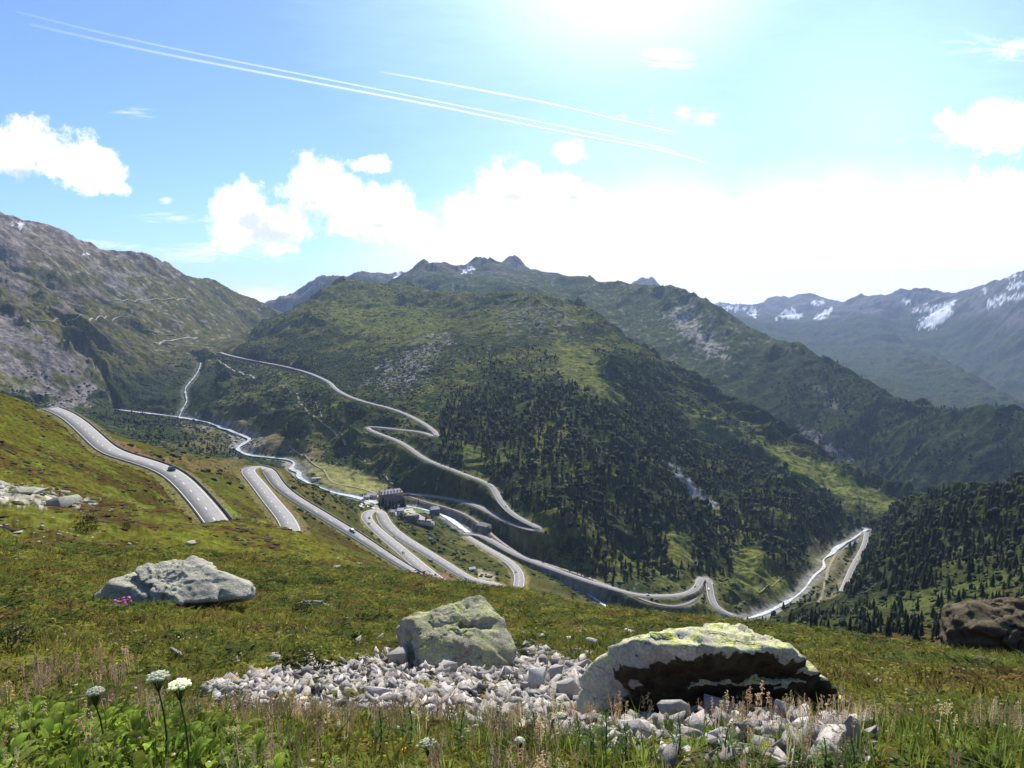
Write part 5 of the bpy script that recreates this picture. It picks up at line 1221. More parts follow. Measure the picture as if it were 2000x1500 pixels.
# tussocks and dwarf bushes on the further grass slope
m60 = (REG == 0) & (RR > 55) & (RR < 520) & INF & SEEN & (NEARLINE > 1.0)
KP = scatter(m60 * np.minimum(0.9, 1500/np.maximum(RR, 10)**1.75) * sstep(-0.35, 0.3, nA + nB*0.6), 36000); kr = np.hypot(KP[:, 0], KP[:, 1]); kn = fbm(KP[:, 0]/25, KP[:, 1]/25, 3, 91)
tn = np.where((kn > 0.05)[:, None], (0.060, 0.070, 0.018), (0.085, 0.058, 0.024)) * (0.5 + 0.95*rng.random((len(KP), 1)))
sz = (0.5 + 0.9*rng.random(len(KP))**2) * np.interp(kr, [55, 150, 500], [0.32, 0.60, 1.1])
co, f, cl = scatter_mesh([icos(400+s, 0, .3) for s in range(5)], KP - np.c_[KP[:, :2]*0, sz*0.1], sz*0.42, rng.random(len(KP))*6.28, tn, sz)
me = new_mesh('heather', co, quads=f); set_color(me, 'Col', cl); tag(link('heather', me, SCRUB), 'brown and green dwarf heather tufts on the left grass slope', 'heather', kind='stuff')
# tall grass, herbs and seed heads along the bottom of the view
front = (RR > 1.75) & (RR < 4.6) & (U1 > -350) & (U1 < 2350) & (V1 > 1425) & (V1 < 1800)
TG_ = scatter(front * 150 * (1 - 0.85*mScree) * sstep(-0.5, 0.1, nzs(0.3, 777, 3) + 0.2), 6000)
tn = np.array((0.14, 0.18, 0.036))[None]*(0.5 + 1.0*rng.random((len(TG_), 1)))
sz = 0.07 + 0.12*rng.random(len(TG_))
co, f, cl = scatter_mesh([blades(600+s, 12, 1.0, 0.016, 0.35, 0.4, 0.22) for s in range(6)], TG_, sz, rng.random(len(TG_))*6.28, tn, sz)
me = new_mesh('tall_grass', co, quads=f); set_color(me, 'Col', cl); tag(link('tall_grass', me, GRASS), 'tall backlit grass along the bottom edge of the view', 'grass', kind='stuff')
def seedhead(seed):
    r = np.random.default_rng(seed); co = []; f = []
    for s in range(4):
        bx, by = r.normal(size=2)*.06; hx, hy = bx + r.normal()*.12, by + r.normal()*.12; H = 0.8 + .25*r.random(); w = .006; b = len(co)
        co += [(bx-w, by, 0), (bx+w, by, 0), (hx+w, hy, H), (hx-w, hy, H)]; f += [(b, b+1, b+2), (b, b+2, b+3)]
        for q in range(22):
            z = H - .28*r.random(); a = r.random()*6.28; d = .05*r.random(); c = np.array((hx + math.cos(a)*d, hy + math.sin(a)*d, z)); b = len(co); e = .016
            co += [c + (-e, 0, 0), c + (e*.5, e*.7, 0), c + (e, 0, e*2.0), c + (-e*.3, -e*.6, e*1.2)]; f += [(b, b+1, b+2), (b, b+2, b+3)]
    return np.array(co), np.array(f)
SH = scatter(front * 60 * 1.8 * (1 - 0.3*mScree) * sstep(-0.35, 0.3, nzs(0.35, 888, 3)), 2300)
tn = np.where((rng.random(len(SH)) < .55)[:, None], (0.36, 0.24, 0.16), (0.42, 0.36, 0.20))*(0.6 + 0.7*rng.random((len(SH), 1)))
sz = 0.12 + 0.10*rng.random(len(SH))
co, f, cl = scatter_mesh([seedhead(s) for s in range(6)], SH, sz, rng.random(len(SH))*6.28, tn, sz)
me = new_mesh('seed_heads', co, quads=f); set_color(me, 'Col', cl); tag(link('seed_heads', me, GRASS), 'pinkish straw coloured grass seed heads in the foreground', 'grass', kind='stuff')
# a haze of pink-brown seed heads at the left edge, further back
SH2 = scatter(mask([(-60,1270),(120,1290),(260,1330),(330,1400),(100,1420),(-60,1400)], 3, 12, 12, 25)*50*sstep(-.3,.3,nzs(.3,321,3)), 620); sz = 0.16 + 0.14*rng.random(len(SH2))
co, f, cl = scatter_mesh([seedhead(10+s) for s in range(4)], SH2, sz, rng.random(len(SH2))*6.28, np.array((0.34, 0.24, 0.15))[None]*(0.6+0.7*rng.random((len(SH2), 1))), sz)
me = new_mesh('plume_grass', co, quads=f); set_color(me, 'Col', cl); tag(link('plume_grass', me, GRASS), 'reddish feathery grass at the left edge', 'grass', kind='stuff')
def broadplant(seed, n=11):
    """rosette of broad pointed leaves on stalks"""
    r = np.random.default_rng(seed); co = []; f = []
    for q in range(n):
        a = r.random()*6.28; el = 0.25 + 0.9*r.random(); L = 0.5 + .5*r.random(); d = np.array((math.cos(a)*math.cos(el), math.sin(a)*math.cos(el), math.sin(el)))
        s = np.array((-math.sin(a), math.cos(a), 0)); up_ = np.cross(s, d); o = d*.45*L; b = len(co); W = .13*L
        prof = [(0, .02, 0), (.25, .75, .02), (.5, 1, 0), (.75, .7, -.10), (1, .02, -.28)]
        for t_, w_, z_ in prof:
            c = o + d*t_*L*.8 + up_*0 + np.array((0, 0, z_*L)); co += [c - s*W*w_ + (0, 0, .03*w_), c, c + s*W*w_ + (0, 0, .03*w_)]
        for k in range(4):
            i = b + 3*k; f += [(i, i+1, i+4), (i, i+4, i+3), (i+1, i+2, i+5), (i+1, i+5, i+4)]
        b = len(co); co += [(0, 0, -.05), (.012, 0, -.05), tuple(o)]; f.append((b, b+1, b+2))
    return np.array(co), np.array(f)
bl = mask([(-80,1350),(60,1345),(200,1385),(420,1430),(560,1480),(560,1760),(-80,1760)], 1.6, 4.2, 6, 10)
BP = scatter(bl*260, 1100)
BP2 = scatter(front*(RR < 3.4)*22, 380); BPa = np.r_[BP, BP2]
tn = np.array((0.19, 0.26, 0.034))[None]*(0.35 + 1.25*rng.random((len(BPa), 1))) + np.array((0.05, 0.03, 0))*(rng.random((len(BPa), 1)) > .7); sz = np.r_[0.06 + 0.10*rng.random(len(BP)), 0.045 + 0.05*rng.random(len(BP2))]
co, f, cl = scatter_mesh([broadplant(s) for s in range(7)], BPa, sz, rng.random(len(BPa))*6.28, tn, sz)
me = new_mesh('broad_leaves', co, quads=f); set_color(me, 'Col', cl); tag(link('broad_leaves', me, HERB), 'bright green broad leaved herbs in the lower left corner', 'ground cover', kind='stuff')
# tiny blossoms through the turf
bd = (near & (RR < 16)) * np.minimum(25, 120/np.maximum(RR, 1)**1.3)*(1 - .9*mScree)*sstep(-0.1, 0.4, nzs(0.4, 999, 3)); FP = scatter(bd, 4200)
pal = np.array([(0.62, 0.58, 0.36), (0.55, 0.45, 0.08), (0.48, 0.34, 0.30), (0.6, 0.6, 0.52)])[rng.integers(0, 4, len(FP))]
fr_ = np.hypot(FP[:, 0], FP[:, 1]); sz = 0.004 + 0.0010*fr_
co, f, cl = scatter_mesh([icos(700+s, 0, .3) for s in range(3)], FP + np.c_[FP[:, :2]*0, 0.08 + 0.14*rng.random(len(FP))], sz*.6, rng.random(len(FP))*6.28, pal, sz)
me = new_mesh('meadow_blossoms', co, quads=f); set_color(me, 'Col', cl); tag(link('meadow_blossoms', me, GRASS), 'tiny pale and yellow blossoms through the near turf', 'flowers', kind='stuff')
# single plants
STEM = leaf_mat('stem', False, (0.09, 0.12, 0.035), 8, .3, .3); CREAM = leaf_mat('cream_umbel', False, (0.80, 0.80, 0.62), 30, .15, .4)
PINK = leaf_mat('pink_petals', False, (0.52, 0.20, 0.38), 30, .2, .3); YEL = leaf_mat('yellow_petals', False, (0.75, 0.48, 0.03), 30, .15, .3); DGREEN = leaf_mat('dark_leaves', False, (0.035, 0.045, 0.014), 8, .5, .2)
HERBG = leaf_mat('stalk_leaves', False, (0.07, 0.12, 0.03), 8, .3, .35)
def tube(a, b, r0, r1, n=5, bow=0.0):
    a = np.array(a, float); b = np.array(b, float); co = []; f = []
    for k in range(5):
        t_ = k/4; c = a + (b-a)*t_ + np.array((bow*math.sin(math.pi*t_), 0, 0)); rr_ = r0 + (r1-r0)*t_
        for q in range(n): co.append(c + np.array((math.cos(q*6.283/n), math.sin(q*6.283/n), 0))*rr_)
    for k in range(4):
        for q in range(n): i = k*n + q; j = k*n + (q+1) % n; f += [(i, j, j+n), (i, j+n, i+n)]
    return np.array(co), np.array(f)
def umbel(u, v, r, w, lab):
    top = at(u, v, r); g = float(zat(top[0], top[1])); H = top[2] - g; R_ = w*r/F/2
    e = bpy.data.objects.new('umbel_flower', None); col.objects.link(e); e.location = (top[0], top[1], g); tag(e, lab, 'flower', 'white umbel flowers in the foreground')
    parts = [tube((0,0,-.02), (0,0,H-.05), .004, .003, 5, .02)]; hd = []
    for q in range(22):
        a = q*2.4; d = R_*math.sqrt((q+.5)/22); c = np.array((math.cos(a)*d, math.sin(a)*d, H + .012*math.cos(d/R_*1.5)))
        parts.append(tube((0, 0, H-.06), tuple(c), .0012, .001, 3))
        for s in range(12):
            v_, f_ = icos(q*31+s, 0, .3); hd.append((v_*.0045 + c + rng.normal(size=3)*R_*.09*np.array((1, 1, .25)), f_))
    m_ = merge(parts); link('stem', new_mesh('stem', m_[0], quads=m_[1]), STEM, e); m_ = merge(hd); link('flower_head', new_mesh('flower_head', m_[0], quads=m_[1]), CREAM, e)
for u, v, r, w, lab in [(308,1322,2.7,34,'white flat flower umbel, upper left one of the bright pair'), (350,1338,2.55,36,'white flat flower umbel, lower right one of the bright pair'),
      (185,1352,2.9,26,'small pale umbel left of the bright pair'), (836,1452,2.6,30,'greenish umbel below the scree in the bottom centre'), (1095,1398,3.2,16,'small greenish umbel at the edge of the scree'), (1015,1448,2.6,18,'brownish faded umbel at the bottom right of centre')]: umbel(u, v, r, w, lab)
def stalk(u, vt, vb, r, lab):
    p = at(u, vb, r); g = float(zat(p[0], p[1])); H = (vb - vt)*r/F*1.02 + max(0, p[2]-g)
    e = bpy.data.objects.new('leafy_stalk', None); col.objects.link(e); e.location = (p[0], p[1], g); tag(e, lab, 'plant', 'upright leafy stalks in front of the scree'); e.rotation_euler = (0, rng.uniform(-.08, .08), rng.random()*6.28)
    t_ = tube((0,0,-.02), (0,0,H), .004, .002, 5, .015); link('stem', new_mesh('stem', *(t_[0], None, t_[1])), STEM, e)
    co = []; f = []
    for q in range(46):
        z = H*(0.12 + .86*q/46); a = q*2.4; L = .055*(1.1 - .75*q/46)*rng.uniform(.8, 1.2); d = np.array((math.cos(a), math.sin(a), .45)); s = np.array((-math.sin(a), math.cos(a), 0))*L*.11; b = len(co); c = np.array((0, 0, z))
        co += [c, c + d*L*.5 - s, c + d*L*.5 + s, c + d*L + (0, 0, -L*.25)]; f += [(b, b+1, b+2), (b+1, b+3, b+2)]
    link('leaves', new_mesh('leaves', np.array(co), quads=np.array(f)), HERBG, e)
for k_, (u, vt, vb, r, lab) in enumerate([(1182,1405,1500,2.9,'tall leafy stalk, first of three at the left before the slab scree'), (1150,1425,1500,2.8,'shorter leafy stalk at the far left before the slab scree'), (1128,1420,1495,3.0,'slim leafy stalk below the rounded white rocks'),
      (1318,1410,1500,2.8,'lone tall leafy stalk in front of the large smooth rock'), (1605,1440,1510,2.7,'leafy stalk in front of the right tip of the slab'), (1565,1465,1520,2.7,'short leafy stalk left of the one at the slab tip'),
      (1040,1400,1480,3.0,'leafy stalk in the bottom centre right of the greenish umbel'), (985,1395,1480,3.0,'leafy stalk in the bottom centre beside the faded umbel'), (905,1400,1490,2.9,'leafy stalk above the greenish umbel'), (1215,1425,1500,2.8,'thin leafy stalk right of the tall pair'),
      (1420,1440,1510,2.8,'low leafy stalk before the dark cracked rock'), (1660,1455,1520,2.7,'dry leafy stalk at the bottom right of the slab'), (740,1385,1470,3.0,'leafy stalk in front of the pale broad rock'), (800,1370,1460,3.1,'thin dry stalk in front of the scree below the blocky boulder')]): stalk(u, vt, vb, r, lab)
def flower_clump(u, v, w, h, mat, lab, n=14, cat='flower', nm='flower_clump', grp=None):
    p = cast(u, v, 1.5, 60); r = math.hypot(p[0], p[1]); W = w*r/F/2; H = h*r/F
    e = bpy.data.objects.new(nm, None); col.objects.link(e); e.location = p; tag(e, lab, cat, grp); st_ = []; hd = []
    for q in range(n):
        x, y = rng.normal(size=2)*W*.5; hh = H*(0.5 + .6*rng.random()); st_.append(tube((x*.6, y*.6, -.02), (x, y, hh), .0015 + .0002*r, .001 + .0002*r, 3))
        v_, f_ = icos(q, 0, .35); s = (.008 + .0016*r)*(0.7 + .6*rng.random()); hd.append((v_*np.array((s, s, s*.6)) + (x, y, hh), f_))
    m_ = merge(st_); link('stems', new_mesh('stems', m_[0], quads=m_[1]), STEM, e); m_ = merge(hd); link('blossoms', new_mesh('blossoms', m_[0], quads=m_[1]), mat, e)
for u, v, w, h, lab in [(275,1178,40,26,'pink flower clump in the hollow at the front of the long split boulder'), (238,1190,34,16,'pink flower clump at the left foot of the long split boulder'), (335,1172,34,18,'pink flower clump below the crack of the long split boulder'), (360,1165,26,16,'small pink flower clump at the middle front of the long split boulder'), (305,1182,30,14,'low pink flower clump in front of the long split boulder')]: flower_clump(u, v, w, h, PINK, lab, 30, grp='pink flower clumps at the split boulder')
for u, v, w, h, lab in [(580,1385,56,26,'orange yellow flower clump before the left tongue of scree'), (540,1372,30,18,'small yellow flower clump left of the larger orange one'), (450,1345,24,16,'yellow flowers at the left tip of the scree'), (775,1410,24,22,'yellow flowers below the pale broad rock'), (900,1425,14,18,'single orange flower below the scree'), (790,1480,16,20,'single orange flower at the bottom edge'), (1495,1475,16,24,'single yellow flower before the slab scree'), (1040,1430,14,16,'small orange flower right of centre at the bottom'), (510,1322,14,14,'tiny yellow flower above the scree tongue')]: flower_clump(u, v, w, h, YEL, lab, 4 if w < 20 else 11)
def low_shrub(u, v, w, h, lab):
    p = cast(u, v, 1.5, 400); r = math.hypot(p[0], p[1]); W = w*r/F/2; H = h*r/F
    vv, ff = leaves(int(u), 520, .05, (1, 1, 1), 1.6); vv = vv*np.array((W, W*.7, H)); e = bpy.data.objects.new('low_shrub', None); col.objects.link(e); e.location = p; tag(e, lab, 'shrub')
    link('foliage', new_mesh('foliage', vv, quads=ff), DGREEN, e)
    tw = merge([tube((0, 0, -.02), (math.cos(q)*W*.6, math.sin(q)*W*.45, H*.7), .01*W + .003, .003, 4) for q in range(7)]); link('twigs', new_mesh('twigs', tw[0], quads=tw[1]), BARK, e)
for u, v, w, h, lab in [(600,1322,150,62,'dark low shrub at the upper edge of the scree tongue'), (590,1205,50,36,'dark shrub between the two small rocks on the left meadow'), (170,1036,46,34,'dark juniper on the left slope below the pale rock band'), (248,1032,16,16,'small dark bush beside the juniper on the left slope'), (555,1185,30,24,'small dark shrub right of the long split boulder'),
      (1005,1290,70,30,'green tuft growing on top of the scree right of the blocky boulder'), (15,1268,110,50,'dark bushy patch at the left edge of the meadow'), (1150,1345,40,22,'green tuft between the scree rocks and the slab'), (990,1345,36,40,'leafy tuft among the scree rocks in the centre'), (1200,1185,20,14,'bush on the slope below the brow'), (1128,1195,16,22,'dark bush on the brow beside the small path')]: low_shrub(u, v, w, h, lab)
# ---------------------------------------------------------------- the hamlet, bridges, cars, vapour trails
def mesh_obj(name, parts, mat, parent=None):
    co, q = merge(parts); return link(name, new_mesh(name, co, quads=q), mat, parent)
def roof_prism(L, W, z, h, over=0.6, hip=0.0):
    a, b = L/2+over, W/2+over; hx = a - hip
    co = np.array([(-a,-b,z),(a,-b,z),(a,b,z),(-a,b,z),(-hx,0,z+h),(hx,0,z+h),(-a,-b,z-.35),(a,-b,z-.35),(a,b,z-.35),(-a,b,z-.35)], float)
    f4 = [(0,1,5,4),(2,3,4,5),(0,6,7,1),(1,7,8,2),(2,8,9,3),(3,9,6,0),(9,8,7,6)]; f3 = [(1,2,5),(3,0,4)]
    return co, f4, f3
def building(px, L, W, H, roof_h, rot, wall, roof, lab, floors=2, cols=5, cat='house', nm='house', hip=0.0, chimney=1, dormers=0, flat=False, rmin=500):
    u, v = px; p = cast(u, v, rmin, 2600); e = bpy.data.objects.new(nm, None); col.objects.link(e); e.location = p; e.rotation_euler = (0, 0, rot); tag(e, lab, cat)
    mesh_obj('wall', [box(0, 0, H/2-2.0, L, W, H+4.0)], wall, e)
    if not flat:
        gb = np.array([(-L/2,-W/2,H),(-L/2,W/2,H),(-L/2,0,H+roof_h*.93),(L/2,-W/2,H),(L/2,W/2,H),(L/2,0,H+roof_h*.93)], float)
        if hip == 0: me = new_mesh('gable', gb, [(0,2,1),(3,4,5),(0,3,5,2),(1,2,5,4)]); link('gable', me, wall, e)
        co, f4, f3 = roof_prism(L, W, H, roof_h, .6, hip); rf = link('roof', new_mesh('roof', co, f4+f3), roof, e)
    else: rf = mesh_obj('roof', [box(0, 0, H+.2, L+1, W+1, .4)], roof, e)
    for k in range(chimney): mesh_obj('chimney', [box(-L*.25+k*L*.4, 0, H+roof_h+.3, .9, .9, 1.8)], STONE, rf)
    for k in range(dormers):
        x = -L/2 + L*(k+.5)/dormers
        for s in (-1, 1): mesh_obj('dormer', [box(x, s*W*.30, H+roof_h*.52, 1.6, 1.8, 1.7)], DORMER, rf)
    for s in (-1, 1):
        for fl in range(floors):
            for c in range(cols):
                x = -L/2 + L*(c+.5)/cols; z = H*(fl+.5)/floors
                w = mesh_obj('window', [box(x, s*(W/2+.03), z, 1.25, .12, 1.7)], FRAME, e); mesh_obj('pane', [box(x, s*(W/2+.10), z, 0.95, .05, 1.4)], GLASS, w)
    mesh_obj('door', [box(L*.1, -(W/2+.05), 1.1, 1.3, .15, 2.2)], DOORM, e)
    return e
WALL_P = mat_plain('brown_plaster', (0.22, 0.155, 0.13), .9, .2, .5); ROOF_P = mat_plain('pinkish_slates', (0.55, 0.45, 0.42), .7, .2, .4); WALL_G = mat_plain('grey_plaster', (0.17, 0.17, 0.18), .9, .2, .5)
ROOF_G = mat_plain('grey_sheet_roof', (0.42, 0.43, 0.46), .5, .12, .4, .3); ROOF_B = mat_plain('grey_brown_roof', (0.30, 0.28, 0.26), .8, .15, .4); WALL_W = mat_plain('white_plaster', (0.66, 0.63, 0.58), .9, .12, .5); DORMER = mat_plain('dormer_boards', (0.20, 0.15, 0.14), .8, .2, 1)
FRAME = mat_plain('window_frame', (0.55, 0.52, 0.48), .6, .1, 1); DOORM = mat_plain('door_wood', (0.12, 0.07, 0.04), .7, .2, 2); ROOF_M = mat_plain('green_grey_flat_roof', (0.20, 0.21, 0.17), .8, .2, .5)
gm, gt, gb_ = new_mat('window_glass'); gb_.inputs['Base Color'].default_value = (0.03, 0.035, 0.045, 1); gb_.inputs['Roughness'].default_value = 0.08; gb_.inputs['Specular IOR Level'].default_value = 0.6; GLASS = gm
building((763,981), 34, 13, 15, 5, R(28), WALL_P, ROOF_P, 'long brown hotel with a pinkish roof and rows of windows on the valley floor', 4, 9, 'hotel', 'hotel', 3.0, 2, 7)
building((849,1004), 13, 9, 8, 3.5, R(20), WALL_G, ROOF_G, 'dark house with a pale sheet roof beside the railway', 3, 3, hip=1.5)
building((946,1036), 15, 11, 7.5, 3.2, R(-35), WALL_G, ROOF_B, 'square grey house with a grey brown roof at the river bend', 2, 3, hip=3, chimney=0)
building((803,1012), 17, 8, 3.5, .4, R(24), WALL_G, ROOF_M, 'low flat roofed shed on the sandy yard', 1, 4, 'shed', 'shed', flat=True, chimney=0)
building((781,1003), 9, 7, 4.5, 2.2, R(10), WALL_W, ROOF_G, 'small white house with a grey roof beside the sandy yard', 2, 2, chimney=0)
building((766,1006), 8, 6, 4.5, 2.2, R(-15), WALL_W, ROOF_P, 'small white house with a pinkish roof left of the sandy yard', 2, 2)
building((815,1018), 36, 4.5, 3, 1.0, R(-17), WALL_W, ROOF_P, 'long low white engine shed along the front of the hamlet', 1, 9, 'shed', 'shed', chimney=0)
building((838,1024), 12, 4.5, 3, 1.0, R(-12), WALL_W, ROOF_P, 'short low white shed at the right end of the hamlet', 1, 3, 'shed', 'shed', chimney=0)
building((618,937), 14, 5, 3, 1.6, R(18), WALL_W, ROOF_P, 'lone pale barn on the flat meadow by the stream', 1, 3, 'barn', 'barn', chimney=0)
building((922,1115), 5, 4, 2.6, 1.4, R(15), WALL_W, ROOF_G, 'tiny white hut inside the last road bend', 1, 1, 'hut', 'hut', chimney=0)
building((728,972), 15, 8, 5, 2.5, R(-15), WALL_W, ROOF_G, 'white building with a blue grey roof beyond the upper hairpin near the hamlet', 2, 4, chimney=0)
building((716,975), 9, 7, 4.5, 2.2, R(8), WALL_W, ROOF_P, 'pale house left of the building with the blue grey roof', 2, 2)
# conifers round the hotel and hamlet
for q, (u, v, h, lab) in enumerate([(742,992,11,'leftmost dark conifer in front of the hotel'),(748,990,13,'second dark conifer in front of the hotel'),(755,996,13,'tall dark conifer below the middle of the hotel'),(762,998,14,'tallest dark conifer below the hotel'),(768,996,12,'conifer below the right end of the hotel'),(774,998,12,'dark conifer between hotel and sandy yard'),
        (784,992,15,'conifer behind the small white house by the yard'),(788,992,17,'pointed conifer right of the hotel group'),(817,985,9,'small conifer beside the railway'),(832,1030,15,'bushy conifer at the right end of the hamlet'),(838,1032,13,'low conifer at the right end of the hamlet'),(843,1028,14,'conifer beside the short white shed'),(785,1016,9,'small conifer behind the long white shed')]):
    p = cast(u, v, 600, 2000); put_tree(p, h, lab, 'conifers round the hamlet', q, wid=1.25)
# sandy yard and pond
def patch(uv, name, mat, dz=.15, rmin=600):
    pts = np.array([cast(u, v, rmin, 2500) for u, v in uv]); c = pts.mean(0); g = []
    for k in range(len(pts)):
        a, b = pts[k], pts[(k+1) % len(pts)]
        for t_ in np.linspace(0, 1, 6)[:-1]: g.append(a + (b-a)*t_)
    g = np.array(g); rings = [c + (g - c)*s for s in (1, .75, .5, .25)]; co = np.concatenate(rings + [c[None]]); co[:, 2] = zat(co[:, 0], co[:, 1]) + dz + .3
    n = len(g); f = []
    for k in range(3):
        for q in range(n): f.append((k*n+q, k*n+(q+1) % n, (k+1)*n+(q+1) % n, (k+1)*n+q))
    for q in range(n): f.append((3*n+q, 3*n+(q+1) % n, 4*n))
    o = link(name, new_mesh(name, co, f), mat); tag(o, kind='structure')
SAND = mat_plain('sand', (0.50, 0.46, 0.37), .9, .15, .4)
patch([(770,1006),(784,996),(806,993),(812,999),(800,1008),(815,1014),(842,1022),(838,1028),(812,1020),(786,1014)], 'yard', SAND)
patch([(700,985),(712,977),(735,975),(748,990),(742,996),(722,990),(705,994)], 'yard', SAND)
patch([(798,1000),(812,993),(830,995),(822,1003)], 'lawn', mat_plain('lawn', (0.13, 0.17, 0.05), .9, .2, .5), .35)
POND = mat_plain('pond_water', (0.03, 0.05, 0.09), .1, .1, .5, .6)
patch([(836,1050),(841,1047),(847,1049),(848,1053),(840,1055)], 'pond', POND, .2, 500)
# low arched viaduct carrying the railway over the side gully
def viaduct():
    W = RW3['rail']; u_, v_ = project(*W.T); s = np.where((u_ > 1128) & (u_ < 1235))[0]
    W = W[s[0]:s[-1]+1]; e = bpy.data.objects.new('viaduct', None); col.objects.link(e); e.location = W[0]; tag(e, 'dark stone railway viaduct with small arches below the wooded flank', 'viaduct')
    L = W - W[0]; co, q = ribbon(L, 3.2, 3.2, -.06, 1.2); link('deck', new_mesh('deck', co, quads=q), STONE, e)
    for k in range(0, len(L)-2, 3):
        d = L[min(k+1, len(L)-1)] - L[k]; a = math.atan2(d[1], d[0]); mesh_obj('pier', [box(L[k, 0], L[k, 1], L[k, 2]-6.6, 2.2, 5.2, 11, a)], STONE, e)
viaduct()
def road_bridge():
    a = cast(901, 1043, 700, 1100); W = RW3['lower'][:7] - RW3['lower'][0]; e = bpy.data.objects.new('road_bridge', None); col.objects.link(e); e.location = RW3['lower'][0]; tag(e, 'short white road bridge over the stream below the hamlet', 'bridge')
    co, q = ribbon(W, 4.6, 4.6, -.08, 1.0); link('deck', new_mesh('deck', co, quads=q), PALESTONE, e)
    for s in (-1, 1): co, q = ribbon(W, 4.7*s if s > 0 else -4.4, -4.4 if s > 0 else 4.7, .9, 1.0); link('parapet', new_mesh('parapet', co, quads=q), PALESTONE, e)
road_bridge()
# vehicles on the roads
PAINT = {c: mat_plain('car_paint_'+c, v, .35, .05, 1, .5) for c, v in {'black': (.02,.02,.022), 'white': (.75,.75,.75), 'grey': (.25,.26,.28), 'blue': (.04,.08,.2)}.items()}
RUB = mat_plain('tyre_rubber', (.02,.02,.02), .8, .1, 2)
def car(road, f, lane, colr, lab, bus=1.0):
    W = RW3[road]; i = int(f*(len(W)-2)); d = W[i+1] - W[i]; a = math.atan2(d[1], d[0]); n = np.array((-math.sin(a), math.cos(a), 0)); p = W[i] + n*lane
    e = bpy.data.objects.new('car', None); col.objects.link(e); e.location = p; e.rotation_euler = (0, -math.atan2(d[2], math.hypot(d[0], d[1])), a); tag(e, lab, 'car', 'vehicles on the mountain roads')
    bm = bmesh.new(); prof = [(-2.1,.35),(-2.15,.8),(-1.7,1.0),(-1.2,1.42*bus),(.5,1.45*bus),(1.1,1.0),(2.0,.88),(2.15,.45),(2.1,.32)]
    L_ = [bm.verts.new((x, -.85, z)) for x, z in prof]; R2 = [bm.verts.new((x, .85, z)) for x, z in prof]; bm.faces.new(L_); bm.faces.new(R2[::-1]); n_ = len(prof)
    for k in range(n_): bm.faces.new((L_[k], R2[k], R2[(k+1) % n_], L_[(k+1) % n_]))
    bmesh.ops.recalc_face_normals(bm, faces=bm.faces[:]); bmesh.ops.bevel(bm, geom=bm.edges[:], offset=.07, segments=2, affect='EDGES')
    me = bpy.data.meshes.new('body'); bm.to_mesh(me); bm.free(); link('body', me, PAINT[colr], e)
    mesh_obj('side_window', [box(-.35, .86, 1.15, 1.9, .03, .36), box(-.35, -.86, 1.15, 1.9, .03, .36)], GLASS, e)
    mesh_obj('windscreen', [box(.86, 0, 1.2, .06, 1.4, .42)], GLASS, e)
    for x in (-1.35, 1.35):
        for y in (-.8, .8):
            bm = bmesh.new(); bmesh.ops.create_cone(bm, cap_ends=True, segments=14, radius1=.34, radius2=.34, depth=.22, matrix=Matrix.Translation((x, y, .34)) @ Matrix.Rotation(R(90), 4, 'X')); me = bpy.data.meshes.new('wheel'); bm.to_mesh(me); bm.free(); link('wheel', me, RUB, e)
def near_f(road, u, v):
    U, V = project(*RW3[road].T); return float(np.argmin((U-u)**2 + (V-v)**2))/(len(U)-2)
for road, u, v, lane, c, lab in [('a',326,916,2.0,'black','dark car on the nearest road at left'),('c',718,1024,1.5,'black','dark car on the wide end of the hairpin above the hamlet, nearer one'),('c',714,1014,-2,'black','dark car at the top of the hairpin above the hamlet'),
        ('c',1011,1118,1.8,'black','dark car on the last road bend'),('c',790,1078,0.5,'grey','grey car on the road limb left of the long bend'),('lower',1264,1163,1.5,'white','white car on the river road before the far hairpin'),('lower',1387,1150,-1.5,'white','white car on the right limb of the small far hairpin'),
        ('lower',1362,1148,1.6,'black','dark car on the left limb of the small far hairpin'),('d',960,948,1.5,'grey','grey car on the road limb under the wooded mountain'),('d',985,990,1.5,'black','dark car above the tight dark bend'),('b',690,1042,1.8,'grey','grey car on the long straight road'),('east',1672,1095,2,'white','white car on the road in the right hand valley')]:
    car(road, near_f(road, u, v), lane, c, lab)
# vapour trails high overhead
def trail_mat(al):
    m = bpy.data.materials.new('ice_vapour'); m.use_nodes = True; t = NT(m.node_tree); t.n.clear(); out = t.node('ShaderNodeOutputMaterial')
    tc = t.node('ShaderNodeVertexColor', layer_name='Col').outputs[0]; p = t.node('ShaderNodeNewGeometry').outputs['Position']
    n = t.maprange(t.noise(p, 0.004, 5, .65), .3, .7, .75, 1.1); lw = t.node('ShaderNodeLayerWeight'); lw.inputs[0].default_value = .5
    a = t.math('MULTIPLY', t.math('MULTIPLY', tc, n), t.maprange(lw.outputs['Facing'], .15, .95, al, 0.0), clamp=True)
    d = t.node('ShaderNodeBsdfDiffuse'); d.inputs[0].default_value = (.95, .95, .95, 1); tr = t.node('ShaderNodeBsdfTranslucent'); tr.inputs[0].default_value = (.95, .95, .95, 1)
    m1 = t.node('ShaderNodeMixShader'); m1.inputs[0].default_value = .9; t.l.new(d.outputs[0], m1.inputs[1]); t.l.new(tr.outputs[0], m1.inputs[2])
    tp = t.node('ShaderNodeBsdfTransparent'); m2 = t.node('ShaderNodeMixShader'); t.put(m2.inputs[0], a); t.l.new(tp.outputs[0], m2.inputs[1]); t.l.new(m1.outputs[0], m2.inputs[2]); t.l.new(m2.outputs[0], out.inputs[0]); return m
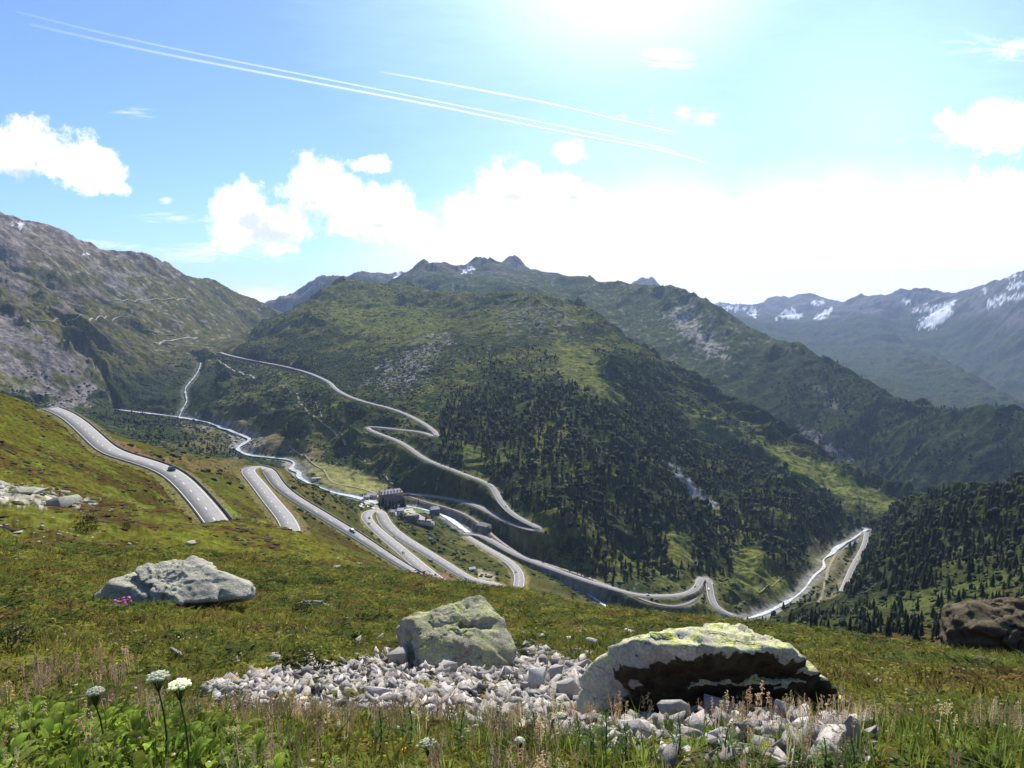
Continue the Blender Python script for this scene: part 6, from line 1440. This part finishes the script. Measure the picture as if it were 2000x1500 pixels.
def trail(uv, w0, lab, alpha):
    pts = chaikin(uv, 2); P_ = []
    for u, v in pts:
        a, t_ = ray(u, v); r = 9000/max(float(t_), .12); P_.append((r*math.sin(a), r*math.cos(a), 9000.0))
    P_ = np.array(P_); n = len(P_); d = np.gradient(P_, axis=0); d /= np.linalg.norm(d, axis=1, keepdims=True); co = []; cl = []; f = []
    for k in range(n):
        s = np.cross(d[k], (0, 0, 1)); s /= np.linalg.norm(s); up_ = np.cross(s, d[k]); rad = w0*np.linalg.norm(P_[k])/F/2; q_ = k/(n-1); al = min(1, 0.05 + q_**1.6*1.5)*min(1, (1-q_)*6)
        for q in range(10): a = q*6.2832/10; co.append(P_[k] + (s*math.cos(a) + up_*math.sin(a))*rad); cl.append((al, al, al))
    for k in range(n-1):
        for q in range(10): f.append((k*10+q, k*10+(q+1) % 10, (k+1)*10+(q+1) % 10, (k+1)*10+q))
    me = new_mesh('vapour_trail', np.array(co), quads=np.array(f)); set_color(me, 'Col', np.array(cl)); o = link('vapour_trail', me, trail_mat(alpha), smooth=True); tag(o, lab, 'vapour trail')
trail([(30,22),(200,65),(420,112),(640,155),(850,197),(1000,227),(1150,257),(1280,285),(1340,303)], 3.6, 'upper of the two long parallel vapour trails from the top left', .7)
trail([(60,48),(280,98),(500,140),(700,178),(860,208),(1000,238),(1150,268),(1300,295),(1410,327)], 5.0, 'lower and brighter of the two long parallel vapour trails', 1.0)
trail([(740,140),(800,150),(950,178),(1100,207),(1220,237),(1330,261)], 4.5, 'short bright vapour trail above the long parallel pair', 1.0)
trail([(1390,320),(1500,340),(1590,368),(1680,415)], 2.5, 'faint vapour trail fading to the right of the long pair', .55)
# ---------------------------------------------------------------- the air
def haze():
    bm = bmesh.new(); bmesh.ops.create_cube(bm, size=1.0)
    me = bpy.data.meshes.new('haze'); bm.to_mesh(me); bm.free()
    zb, zt = float(Z.min()) - 40, float(Z.max()) + 60
    for v in me.vertices:
        v.co = ((v.co.x) * 29600, v.co.y * 29600, (zb if v.co.z < 0 else zt))
    o = bpy.data.objects.new('haze', me); col.objects.link(o)
    m = bpy.data.materials.new('air'); m.use_nodes = True; n = m.node_tree.nodes; n.clear()
    out = n.new('ShaderNodeOutputMaterial'); pv = n.new('ShaderNodeVolumePrincipled')
    pv.inputs['Color'].default_value = (0.50, 0.67, 1.0, 1); pv.inputs['Density'].default_value = HAZE; pv.inputs['Anisotropy'].default_value = 0.25
    m.node_tree.links.new(pv.outputs[0], out.inputs['Volume']); me.materials.append(m)
    tag(o, kind='stuff')
HAZE = 0.000045
haze()
